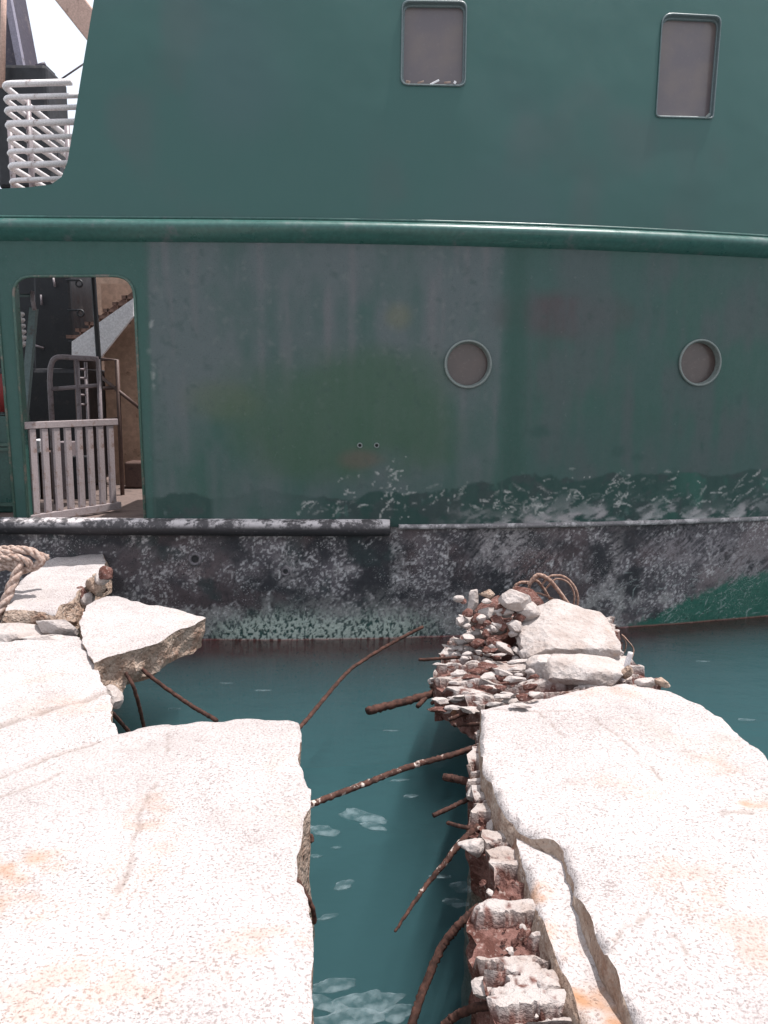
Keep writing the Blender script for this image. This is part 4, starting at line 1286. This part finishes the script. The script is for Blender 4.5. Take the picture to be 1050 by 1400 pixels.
# ---- right main slab
zr = lambda x, y: ZD + 0 * x
edgeR_far = PZ([(657, 968), (700, 962), (745, 950), (800, 938), (850, 930), (893, 936), (920, 944), (960, 962), (990, 982), (1015, 1005), (1045, 1030), (1075, 1060), (1110, 1110)])
edgeR_left = PZ([(870, 1400), (850, 1352), (836, 1318), (822, 1290), (806, 1255), (792, 1228), (784, 1212), (785, 1195), (779, 1180), (772, 1158), (758, 1148), (735, 1140), (712, 1128), (702, 1116),
                 (694, 1112), (684, 1098), (676, 1080), (668, 1060), (660, 1048), (658, 1030), (656, 1005), (658, 985)])
tailR = [Vector((7, edgeR_far[-1].y + 0.5, 0)), Vector((7, -3, 0)), Vector((0.75, -3, 0)), Vector((0.60, 1.0, 0))]
outr = edgeR_far + tailR + edgeR_left
ckR = [(PZ([(658, 968), (720, 970), (770, 968), (815, 974)]), 0.008, 0.008), (PZ([(812, 975), (850, 1010), (880, 1040), (905, 1065)]), 0.007, 0.005), (PZ([(740, 968), (748, 985), (770, 1008)]), 0.005, 0.004),
       (PZ([(1040, 1010), (990, 1012), (940, 1025)]), 0.006, 0.005), (PZ([(830, 1300), (870, 1262), (880, 1250)]), 0.007, 0.006), (PZ([(985, 1110), (1030, 1108)]), 0.012, 0.006), (PZ([(915, 1280), (935, 1305)]), 0.008, 0.004)]
stR = [S(830, 942, 0.4, 0.10, 0.28), S(930, 1210, 0.18, 0.14, 0.30), S(1030, 1098, 0.05, 0.02, 0.75), S(970, 1045, 0.14, 0.10, 0.3), S(1040, 1300, 0.15, 0.14, 0.3), S(860, 1080, 0.2, 0.1, 0.2)]
right_slab = slab('dock_slab', outr, zr, 0.9, 'large sunlit concrete slab with fractured left edge right of the water gap', 'concrete slab', grid=0.016, near=(0.2, 2.3, 1.5, 5.0),
     cracks=ckR, stains=stR, rough=0.045, seed=200, crown=0.03, bottom=-1.0, under=-0.05, jag=0.008)

# ---- spalled shelf along the right slab's broken edge: a lower core carrying lumps
def shelf_z(z0): return lambda x, y: z0 + 0 * x
core_px = [(655, 1000), (650, 1035), (640, 1062), (640, 1085), (652, 1105), (640, 1135), (655, 1160), (664, 1185), (672, 1215), (655, 1235), (642, 1262), (645, 1290), (640, 1320), (655, 1352), (672, 1385), (680, 1420),
           (860, 1420), (840, 1345), (800, 1262), (778, 1205), (740, 1150), (705, 1125), (690, 1110), (668, 1065), (662, 1000)]
core_o = PZ(core_px, 0.36)
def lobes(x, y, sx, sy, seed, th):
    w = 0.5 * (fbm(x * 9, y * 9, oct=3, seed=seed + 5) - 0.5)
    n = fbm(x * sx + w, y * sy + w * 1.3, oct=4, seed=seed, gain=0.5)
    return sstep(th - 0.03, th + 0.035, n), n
def core_h(x, y):
    a_, n_ = lobes(x, y, 4.5, 15, 231, 0.48)
    return 0.365 + 0.05 * a_ + 0.04 * (n_ - 0.5)
core = slab('fractured_shelf', core_o + [], core_h, 0.6, 'broken concrete shelf with rust and painted shade in its gaps along the left side of the right slab', 'concrete shelf', grid=0.009, rough=0.05, seed=230, skin=lambda x, y: sstep(0.75, 0.98, lobes(x, y, 4.5, 15, 231, 0.48)[0]) * sstep(0.24, 0.36, fbm(x * 40, y * 40, oct=3, seed=232)),
            mats=('rust_shade_core', 'rust_shade_core'), bottom=0.10, under=0.03, jag=0.035)
# middle ledge between the shelf and the slab top
led_px = [(700, 1122), (735, 1138), (762, 1150), (778, 1172), (786, 1196), (788, 1220), (806, 1258), (822, 1292), (845, 1345), (872, 1420), (800, 1420), (778, 1340), (760, 1300), (748, 1275), (738, 1250), (728, 1228), (720, 1195), (708, 1160)]
pl_ = PZ(led_px, ZD - 0.07)
stl = [S(735, 1195, .05, .05, 1.0), S(745, 1240, .06, .05, .6), S(800, 1330, .12, .08, 1.0), S(775, 1370, .12, .08, .9), S(830, 1390, .14, .08, 1.0), S(780, 1270, .08, .05, .5)]
ledge = slab('ledge', pl_, lambda x, y: ZD - 0.075 + 0.03 * (fbm(x * 5, y * 5, oct=4, seed=241) - 0.5), 0.25, None, grid=0.010, rough=0.10, seed=240, mats=('concrete', 'broken'), stains=stl, parent=core, under=-0.03, crown=0.03, jag=0.010)

# ---- rocks and lumps
def rock_mesh(size, seed, sub=3, flat=0.75, cuts=9, nz=0.10, boxy=0.0):
    rr = random.Random(seed)
    bm = bmesh.new(); bmesh.ops.create_icosphere(bm, subdivisions=sub, radius=1.0)
    P = np.array([v.co[:] for v in bm.verts])
    F = [tuple(v.index for v in f.verts) for f in bm.faces]
    bm.free()
    if boxy:
        q = np.max(np.abs(P), axis=1, keepdims=True); P = P * (1 - boxy) + (P / q * 0.82) * boxy
    for k in range(cuts):
        n = np.array([rr.gauss(0, 1), rr.gauss(0, 1), rr.gauss(0, 1)]); n /= np.linalg.norm(n)
        d = rr.uniform(flat - 0.15, flat + 0.12)
        ex = np.maximum(P @ n - d, 0); P = P - ex[:, None] * n
    dn_ = (fbm(P[:, 0] * 2.2 + seed, P[:, 1] * 2.2, P[:, 2] * 2.2, oct=4, seed=seed) - 0.5) * 2 * nz
    dn2 = (fbm(P[:, 0] * 7 + seed, P[:, 1] * 7, P[:, 2] * 7, oct=3, seed=seed + 3) - 0.5) * nz * 0.7
    P = P * (1 + dn_ + dn2)[:, None]
    return P * (np.array(size) / 2), F

def rock(name, c, size, rot=0.0, seed=1, tilt=(0, 0), mat='lump', parent=None, label=None, cat=None, group=None, **kw):
    P, F = rock_mesh(size, seed, **kw)
    Rm = np.array((Matrix.Rotation(rot, 3, 'Z') @ Matrix.Rotation(tilt[0], 3, 'X') @ Matrix.Rotation(tilt[1], 3, 'Y')))
    P = P @ Rm.T + np.array(c)
    o = mk(name, P, F, M[mat], parent, True)
    o.data.set_sharp_from_angle(angle=R(38))
    if label: tag(o, label, cat, group)
    return o

# lumps on the shelf: flat pale lobes with dark gaps between them
lumps = [  # px, py (top centre), width m, depth m, z, rot
    (646, 1073, .075, .07, .42, .3), (652, 1092, .06, .05, .41, 1.0), (664, 1100, .06, .05, .40, -.4), (672, 1118, .06, .05, .40, .5), (648, 1141, .115, .075, .44, .1), (676, 1138, .06, .05, .42, .2),
    (684, 1172, .07, .045, .41, .1), (676, 1186, .08, .05, .40, -.2), (702, 1206, .075, .05, .42, .3), (712, 1225, .06, .05, .42, .6), (690, 1232, .13, .085, .43, .05),
    (720, 1245, .06, .06, .43, .4), (668, 1282, .12, .08, .42, .1), (708, 1276, .16, .10, .44, -.1), (664, 1330, .08, .07, .39, .5), (700, 1326, .16, .085, .43, -.15), (735, 1310, .13, .10, .44, .1),
    (752, 1336, .08, .07, .43, .4), (690, 1392, .16, .08, .40, .1), (735, 1378, .16, .10, .42, -.1), (775, 1390, .12, .1, .43, .3)]
for i, (px, py, w, d, z, rt) in enumerate(lumps):
    p = on_z(px, py, z)
    if i not in (0, 3, 4, 9, 14, 17): continue
    rock('concrete_lump', (p.x, p.y, z - 0.045), (w * 1.15, d * 1.25, 0.085), rt, 300 + i, (random.uniform(-.12, .12), random.uniform(-.12, .12)), 'lump', core, sub=4, flat=0.62, cuts=13, nz=0.20)
for i in range(60):
    px = random.uniform(645, 750); 
    lo_ = 1010 + (px - 645) * 2.2
    py = random.uniform(max(1020, lo_), min(1395, lo_ + 190))
    if px < 660 and 1160 < py < 1230: continue
    p = on_z(px, py, 0.39); s = random.uniform(0.012, 0.035)
    rock('concrete_chip', (p.x, p.y, 0.375), (s * 1.4, s, s), random.uniform(0, 6), 400 + i, (0.3, 0.2), random.choice(['lump', 'rust_shade_core', 'rust_shade_core']), core, sub=3, flat=0.5, cuts=14, nz=0.2)

# ---- rubble end of the right slab
base_px = [(592, 948), (586, 925), (600, 905), (615, 890), (640, 872), (640, 850), (700, 838), (760, 832), (840, 850), (850, 905), (905, 936), (860, 960), (760, 966), (700, 972), (660, 985), (640, 972), (615, 958)]
bo = PZ(base_px, 0.40)
def bed_h(x, y):
    a_, n_ = lobes(x, y, 5, 22, 251, 0.50)
    return 0.40 + 0.055 * a_ + 0.12 * (fbm(x * 4, y * 4, oct=3, seed=252) - 0.5)
base = slab('rubble_bed', bo, bed_h, 0.5, 'crumbled concrete bed with rust and painted shade in its gaps at the far end of the right slab', 'rubble bed', grid=0.013, rough=0.06, seed=250, skin=lambda x, y: sstep(0.7, 0.98, lobes(x, y, 5, 22, 251, 0.50)[0]) * sstep(0.28, 0.42, fbm(x * 34, y * 34, oct=3, seed=253)),
            mats=('rust_shade_core', 'rust_shade_core'), bottom=0.24, under=0.04, jag=0.045)
# layered flakes on the bed
rb = random.Random(77)
for i in range(80):
    px = rb.uniform(592, 735); py = rb.uniform(868, 968)
    if px < 592 + max(0, (905 - py)) * 0.9: continue
    if px > 690 and py < 895: continue
    z = 0.44 + rb.uniform(-0.01, 0.03) + 0.0008 * (px - 600)
    p = on_z(px, py, z); w = rb.uniform(0.05, 0.17)
    rock('concrete_flake', (p.x, p.y, z - 0.02), (w, w * rb.uniform(0.35, 0.6), rb.uniform(0.025, 0.05)), rb.uniform(-0.35, 0.35), 500 + i, (rb.uniform(-.2, .2), rb.uniform(-.15, .15)),
         rb.choice(['lump', 'lump', 'lump', 'rust_shade_core']), base, sub=3, flat=0.60, cuts=12, nz=0.25)
# big block and boulders standing on it (own things)
def onb(px, py, z): return on_z(px, py, z)
p = onb(780, 905, 0.45)
blk = rock('concrete_block', (p.x, p.y + 0.22, 0.56), (0.74, 0.66, 0.30), 0.03, 610, (0.42, 0.03), 'lump', None, 'big square white concrete block on the rubble at the far end of the right slab', 'concrete block', sub=5, flat=0.90, cuts=12, nz=0.10, boxy=0.85)
p = onb(800, 925, 0.46); rock('concrete_boulder', (p.x, p.y, 0.47), (0.55, 0.34, 0.22), -0.1, 621, (0.05, 0.05), 'lump', None, 'low white concrete lump in front of the big square block', 'rubble stone', 'rubble stones', sub=4, boxy=0.5)
p = onb(745, 918, 0.46); rock('concrete_boulder', (p.x, p.y, 0.46), (0.28, 0.26, 0.2), 0.4, 622, (0.0, 0.05), 'lump', None, 'angular concrete lump left of the low lump before the big block', 'rubble stone', 'rubble stones', sub=4)
p = onb(712, 848, 0.5)
rubble = [ # px,py,w,d,h,z centre, rot, label
    (707, 818, .26, .2, .16, .80, .1, 'rounded white stone crowning the rubble heap under the rusty cables'),
    (648, 822, .12, .10, .22, .74, .5, 'pointed upright stone at the left tip of the rubble heap'),
    (668, 812, .14, .1, .10, .80, -.3, 'small brownish stone behind the pointed upright stone'),
    (640, 850, .2, .16, .13, .62, .2, 'white angular stone overhanging the water at the rubble heap'),
    (668, 842, .17, .14, .15, .66, .8, 'white angular stone above the overhanging stone'),
    (690, 835, .16, .14, .14, .70, -.5, 'white stone below the rounded crowning stone'),
    (682, 860, .2, .16, .12, .57, .3, 'flat white stone midway down the rubble heap'),
    (655, 868, .17, .12, .10, .54, -.2, 'small white stone low on the rubble heap above the water'),
    (705, 858, .16, .16, .16, .62, .1, 'white stone wedged against the left side of the big block'),
    (718, 840, .2, .2, .2, .68, .6, 'large white stone behind the left corner of the big block'),
    (688, 885, .22, .15, .10, .50, -.4, 'flat pale stone in front of the rubble heap'),
    (722, 893, .2, .14, .12, .50, .2, 'pale stone at the foot of the big square block'),
    (885, 932, .16, .10, .09, .52, .2, 'pale stone on the far edge of the right slab beside the big block'),
    (905, 934, .10, .08, .07, .52, -.3, 'small tan stone at the end of the row on the far slab edge'),
    (858, 918, .14, .1, .12, .53, .5, 'tan stone below the short pale stub of pipe'),
]
for i, (px, py, w, d, h, z, rt, lb) in enumerate(rubble):
    p = on_z(px, py, z)
    y = p.y
    rock('rubble_stone', (p.x, y, z), (w, d, h), rt, 640 + i, (random.uniform(-.2, .2), random.uniform(-.2, .2)), 'lump' if 'brownish' not in lb and 'tan' not in lb else 'broken', None, lb, 'rubble stone', 'rubble stones', sub=4, flat=0.60, cuts=16, nz=0.10)
# core of the heap so the stones rest on something
for i, (px, py, w, d, h, z) in enumerate([(690, 860, .5, .42, .36, .50), (670, 850, .36, .3, .40, .50), (715, 838, .4, .35, .40, .48), (790, 895, .75, .6, .3, .42), (840, 925, .5, .3, .2, .43)]):
    p = on_z(px, py, z); rock('heap_core', (p.x, p.y + 0.1, z - 0.02), (w, d, h), 0.3 * i, 680 + i, (0, 0), 'rust_shade_core' if i < 3 else 'lump', base, sub=4, nz=0.2)
# loose small chips over the heap
for i in range(70):
    px = rb.gauss(680, 32); py = rb.gauss(858, 24)
    if not (625 < px < 735 and 815 < py < 905): continue
    z = 0.56 + (870 - py) * 0.0042; p = on_z(px, py, z); s = rb.uniform(0.03, 0.085)
    rock('stone_chip', (p.x, p.y - 0.02, z), (s * 1.3, s, s * 0.8), rb.uniform(0, 6), 720 + i, (rb.uniform(-.4, .4), rb.uniform(-.4, .4)), rb.choice(['lump', 'lump', 'rust_shade_core']), base, sub=2, nz=0.2)

# ---- left: stones between the slabs
for i, (px, py, w, d, h, z, rt, lb) in enumerate([
    (22, 858, .50, .34, .20, .60, .1, 'flat pinkish broken stone below the rope between the left slabs'),
    (78, 851, .36, .16, .15, .62, -.1, 'narrow pale stone wedged between the upper tilted slab and the pointed slab'),
    (60, 870, .5, .12, .09, .57, .0, 'thin pale stone sliver lying in the crack before the left slabs'),
    (-30, 850, .5, .4, .25, .60, .4, 'pale stone under the hanging rope by the left slabs')]):
    p = on_z(px, py, z)
    rock('wedged_stone', (p.x, p.y, z - h * 0.25), (w, d, h), rt, 800 + i, (0.15, 0.05), 'lump', None, lb, 'rubble stone', 'stones wedged between the left slabs', sub=4, flat=0.62, cuts=16, nz=0.10)
rock('slab_footing', (upper.location.x - 0.05, 6.15, 0.30), (1.0, 0.7, 0.5), 0.1, 815, (0, 0), 'broken', rear_slab, sub=4, nz=0.15)
q = on_z(180, 880, 0.45); rock('slab_footing', (q.x - 0.25, q.y + 0.15, 0.30), (0.8, 0.8, 0.45), 0.3, 816, (0, 0), 'broken', rear_slab, sub=4, nz=0.15)
q = on_z(150, 940, 0.36); rock('hanging_fragment', (q.x, q.y + 0.05, 0.36), (0.20, 0.25, 0.26), 0.3, 817, (0, 0), 'broken', rear_slab, sub=4, nz=0.2)
q = on_z(155, 950, 0.36); rock('hanging_fragment', (q.x - 0.02, q.y + 0.02, 0.33), (0.14, 0.14, 0.16), 0.9, 818, (0, 0), 'lump', rear_slab, sub=3, nz=0.2)
for i, (px, py) in enumerate(((128, 800), (138, 792), (112, 812), (133, 806), (120, 820), (144, 785))):
    q = on_y(px, py, 5.95); rock('edge_fragment', tuple(q), (0.13, 0.12, 0.12), i, 830 + i, (0.2, 0.1), ['broken', 'lump', 'rust_shade_core'][i % 3], upper, sub=3, nz=0.2)

# ---- reinforcing bars
def bar(name, pts, r, mat='rebar', parent=None, label=None, group=None, taper=None, n=7, ribs=True):
    P = smooth_path(pts, 14)
    m = len(P)
    rad = []
    for i in range(m):
        k = r * (1 + (0.14 if (ribs and i % 2) else 0.0) + random.uniform(-.08, .08))
        if taper: k *= taper[0] + (taper[1] - taper[0]) * i / (m - 1)
        rad.append(k)
    P = [p + Vector((random.uniform(-1, 1), random.uniform(-1, 1), random.uniform(-1, 1))) * r * 0.12 for p in P]
    g = G(); g.tube(P, rad, n)
    o = g.mesh(name, M[mat], parent, True)
    if label: tag(o, label, 'steel bar', group)
    return o
def Z3(lst): return [on_z(px, py, z) for px, py, z in lst]
GB = 'rusty bars across the gap'
bar('reinforcing_bar', [on_z(400, 1000, .42), on_z(414, 990, .40), on_z(470, 924, .42), on_z(498, 902, .44), on_z(545, 874, .50), on_z(578, 857, .54)], 0.011, 'rebar', None, 'long thin brown steel bar rising from the left slab corner toward the ship', GB)
bar('reinforcing_bar', Z3([(405, 1112, .38), (430, 1098, .38), (500, 1071, .36), (560, 1048, .37), (610, 1034, .38), (652, 1021, .40), (680, 1012, .42)]), 0.0135, 'rebar_crust', None, 'crusted steel bar spanning the gap between the two large slabs', GB)
bar('reinforcing_bar', Z3([(502, 972, .33), (550, 960, .35), (600, 946, .38), (640, 935, .4)]), 0.023, 'rebar', base, taper=(1.0, 0.85))
bar('reinforcing_bar', Z3([(571, 966, .34), (582, 954, .36), (598, 938, .39), (615, 925, .41)]), 0.013, 'rebar', base)
bar('reinforcing_bar', Z3([(590, 962, .34), (604, 950, .37), (620, 940, .4)]), 0.010, 'rebar', base)
bar('reinforcing_bar', Z3([(572, 902, .42), (610, 900, .43), (660, 896, .45)]), 0.010, 'rebar', base)
bar('reinforcing_bar', Z3([(614, 984, .36), (640, 974, .38), (665, 968, .40)]), 0.011, 'rebar_crust', base)
bar('reinforcing_bar', Z3([(620, 991, .36), (645, 990, .38), (670, 990, .40)]), 0.011, 'rebar_crust', base)
bar('reinforcing_bar', Z3([(606, 1062, .34), (628, 1066, .35), (655, 1072, .36)]), 0.017, 'rebar', core)
bar('reinforcing_bar', Z3([(592, 1115, .30), (612, 1106, .31), (645, 1090, .34)]), 0.010, 'rebar_crust', core)
bar('reinforcing_bar', Z3([(612, 1125, .33), (630, 1130, .35), (655, 1135, .37)]), 0.008, 'rebar', core)
bar('reinforcing_bar', Z3([(540, 1274, .12), (562, 1240, .17), (585, 1208, .22), (608, 1180, .28), (632, 1150, .34), (655, 1130, .38)]), 0.014, 'rebar_crust', core, taper=(0.35, 1.1))
bar('reinforcing_bar', Z3([(552, 1440, .02), (563, 1400, .08), (582, 1345, .16), (604, 1295, .25), (628, 1264, .32), (655, 1240, .37)]), 0.014, 'rebar', core)
bar('reinforcing_bar', Z3([(606, 1404, .16), (625, 1388, .2), (650, 1378, .26), (685, 1372, .33)]), 0.013, 'rebar', core)
bar('reinforcing_bar', Z3([(404, 1200, .40), (418, 1222, .36), (428, 1244, .30), (430, 1262, .24)]), 0.008, 'rebar', left_slab)
bar('reinforcing_bar', Z3([(400, 1150, .40), (424, 1142, .38), (427, 1152, .36)]), 0.007, 'rebar', left_slab)
GL_ = 'thin bars hanging under the pointed slab'
bar('reinforcing_bar', [on_z(190, 905, .46), on_z(200, 920, .42), on_z(250, 957, .30), on_z(296, 985, .42)], 0.012, 'rebar', jut)
bar('reinforcing_bar', [on_z(172, 920, .44), on_z(182, 938, .38), on_z(190, 965, .24), on_z(198, 1000, .02)], 0.011, 'rebar', jut)
bar('reinforcing_bar', [on_z(138, 945, .40), on_z(148, 968, .33), on_z(162, 984, .2), on_z(180, 1005, .02)], 0.011, 'rebar', rear_slab)
bar('reinforcing_bar', [on_y(122, 812, 6.0), on_y(135, 812, 6.0), on_y(147, 806, 6.0)], 0.010, 'rebar', upper)
bar('reinforcing_bar', [on_y(118, 820, 6.0), on_y(130, 822, 6.0), on_y(142, 828, 6.0)], 0.009, 'rebar', upper)
# white stub on the far side
a = on_z(850, 930, .45); st_ = bar('pipe_stub', [a, a + Vector((0.02, 0, 0.08)), a + Vector((0.045, 0, 0.17))], 0.016, 'hoop', None, None, ribs=False)
tag(st_, 'short pale stub of pipe standing on the far edge of the right slab', 'pipe')

# ---- cables on the rubble heap
M['cable'] = mat_rebar('brown_cable', False)
def cm():
    t = NT('weathered_cable'); n = t.noise(50, 4, 0.6)
    return t.pbr(t.mix(t.ramp(n, .3, .7), (0.16, 0.085, 0.06), (0.36, 0.24, 0.19)), 0.85, 0, t.bump(n, 0.4, 0.003))
M['cable'] = cm()
yb = 6.15
cable = thing('cable_bundle', on_y(745, 830, yb), 'bundle of brown rusty cables looping over the top of the rubble heap', 'cable')
for pts_, r in (([(712, 842), (703, 825), (702, 806), (710, 797), (722, 796)], .012), ([(722, 800), (735, 786), (750, 792), (764, 808), (778, 828)], .016), ([(728, 792), (742, 787), (758, 800), (770, 818), (776, 832)], .013),
                ([(740, 800), (752, 788), (770, 788), (784, 800), (790, 816), (789, 832)], .009), ([(745, 806), (760, 792), (776, 796), (785, 812), (784, 830)], .007), ([(720, 812), (726, 797), (734, 794), (744, 806), (756, 826)], .011),
                ([(690, 838), (700, 824), (720, 812), (740, 812), (770, 826)], .008)):
    k = random.uniform(-.05, .1)
    bar('cable_strand', [on_y(x, y, yb + k) for x, y in pts_], r, 'cable', cable, ribs=False)
wire = bar('wire_tangle', [on_y(842, 905, 5.9), on_y(852, 895, 5.85), on_y(856, 880, 5.85), on_y(850, 868, 5.9), on_y(858, 876, 5.85), on_y(866, 888, 5.85), on_y(862, 905, 5.8), on_y(855, 922, 5.7)], 0.006, 'cable', None, None, ribs=False)
tag(wire, 'thin brown wire curling beside the big square block', 'wire')

# ---- rope
def rope_obj(name, pts, r, label, parent=None):
    P = smooth_path(pts, 14)
    g = G(); L = 0; prev = P[0]
    offs = [[], [], []]
    for i, p in enumerate(P):
        t = (P[min(i + 1, len(P) - 1)] - P[max(i - 1, 0)]).normalized()
        L += (p - prev).length; prev = p
        n1 = t.orthogonal() if i == 0 else (nn_ - t * nn_.dot(t)); n1.normalize(); nn_ = n1
        b1 = t.cross(n1)
        for k in range(3):
            a = L / (r * 5.0) * 2 * math.pi / 1.5 + k * 2 * math.pi / 3
            offs[k].append(p + (n1 * math.cos(a) + b1 * math.sin(a)) * r * 0.5)
    for k in range(3): g.tube(offs[k], r * 0.60, 7)
    o = g.mesh(name, M['rope'], parent, True)
    if label: tag(o, label, 'rope')
    return o
yr_ = 5.75
rp = thing('mooring_rope', on_y(15, 830, yr_), 'thick old brown mooring rope looped over the upper left slab', 'rope')
rope_obj('rope_strand', [on_y(*q, yr_) for q in ((-40, 770), (-10, 758), (10, 756), (34, 752), (50, 758), (56, 768), (44, 776), (26, 778), (5, 774), (-30, 784))], 0.030, None, rp)
rope_obj('rope_strand', [on_y(-40, 790, yr_ + .05), on_y(-5, 776, yr_ + .02), on_y(14, 768, yr_), on_y(26, 770, yr_ - .03), on_y(24, 782, yr_ - .06), on_y(16, 800, yr_ - .1), on_y(8, 820, yr_ - .14), on_y(-8, 850, yr_ - .2)], 0.034, None, rp)
rope_obj('rope_strand', [on_y(-20, 752, yr_ + .12), on_y(20, 750, yr_ + .1), on_y(46, 756, yr_ + .08), on_y(66, 763, yr_ + .14)], 0.024, None, rp)
rope_obj('rope_strand', [on_y(-40, 766, yr_ + .06), on_y(0, 764, yr_ - .02), on_y(22, 762, yr_ - .04), on_y(38, 768, yr_ - .03), on_y(40, 776, yr_), on_y(22, 784, yr_ + .02)], 0.026, None, rp)

# ---- pale scum drifting on the water
def scum(px, py, L, W, rot, seed, label='thin pale patch of scum floating in the gap between the large slabs'):
    c = on_z(px, py, 0.0)
    n = 40; an = np.linspace(0, 2 * math.pi, n, endpoint=False)
    rr = 0.45 + 1.1 * fbm(np.cos(an) * 1.6 + seed, np.sin(an) * 1.6, oct=4, seed=seed)
    ca, sa = math.cos(rot), math.sin(rot)
    V = []; 
    for z in (0.003, 0.007):
        for s in (1.0, 0.55):
            for a, r_ in zip(an, rr):
                x, y = math.cos(a) * r_ * L / 2 * s, math.sin(a) * r_ * W / 2 * s
                V.append((c.x + x * ca - y * sa, c.y + x * sa + y * ca, z if s == 1.0 else z + 0.002 * (z > .005)))
        V.append((c.x, c.y, z))
    F = []; m = 2 * n + 1
    for i in range(n):
        j = (i + 1) % n
        F.append((m + i, m + j, m + n + j, m + n + i)); F.append((m + n + i, m + n + j, m + 2 * n)); F.append((j, i, i + m, j + m))
    o = mk('floating_scum', V, F, M['scum'], None, True)
    tag(o, label, 'scum', 'scum patches floating on the water')
for i, a in enumerate([(495, 1118, .24, .11, -.5), (512, 1132, .14, .06, -.4), (440, 1136, .17, .09, -.3), (448, 1255, .09, .03, .5), (470, 1212, .10, .06, .5), (562, 1090, .08, .03, .1), (432, 1172, .05, .03, 0), (640, 1215, .16, .09, .2),
                       (625, 1236, .12, .06, -.4), (600, 1200, .10, .03, 0), (455, 1350, .16, .07, .1), (500, 1375, .22, .12, .3), (440, 1372, .16, .07, -.4), (480, 1395, .26, .10, .1), (540, 1388, .16, .08, .4), (545, 1068, .10, .03, .1), (460, 1160, .04, .02, .2),
                       (360, 945, .12, .03, .1), (240, 970, .10, .03, 0), (310, 935, .09, .02, 0), (1020, 985, .12, .04, 0), (960, 905, .1, .03, 0), (535, 1000, .1, .02, 0)]):
    kw = {}
    if a[0] > 900: kw = {'label': 'thin pale scum patch on the open water right of the rubble heap'}
    elif a[1] < 980: kw = {'label': 'small pale scum patch on the dark water between the pointed slab and the hull'}
    scum(*a, 900 + i, **kw)
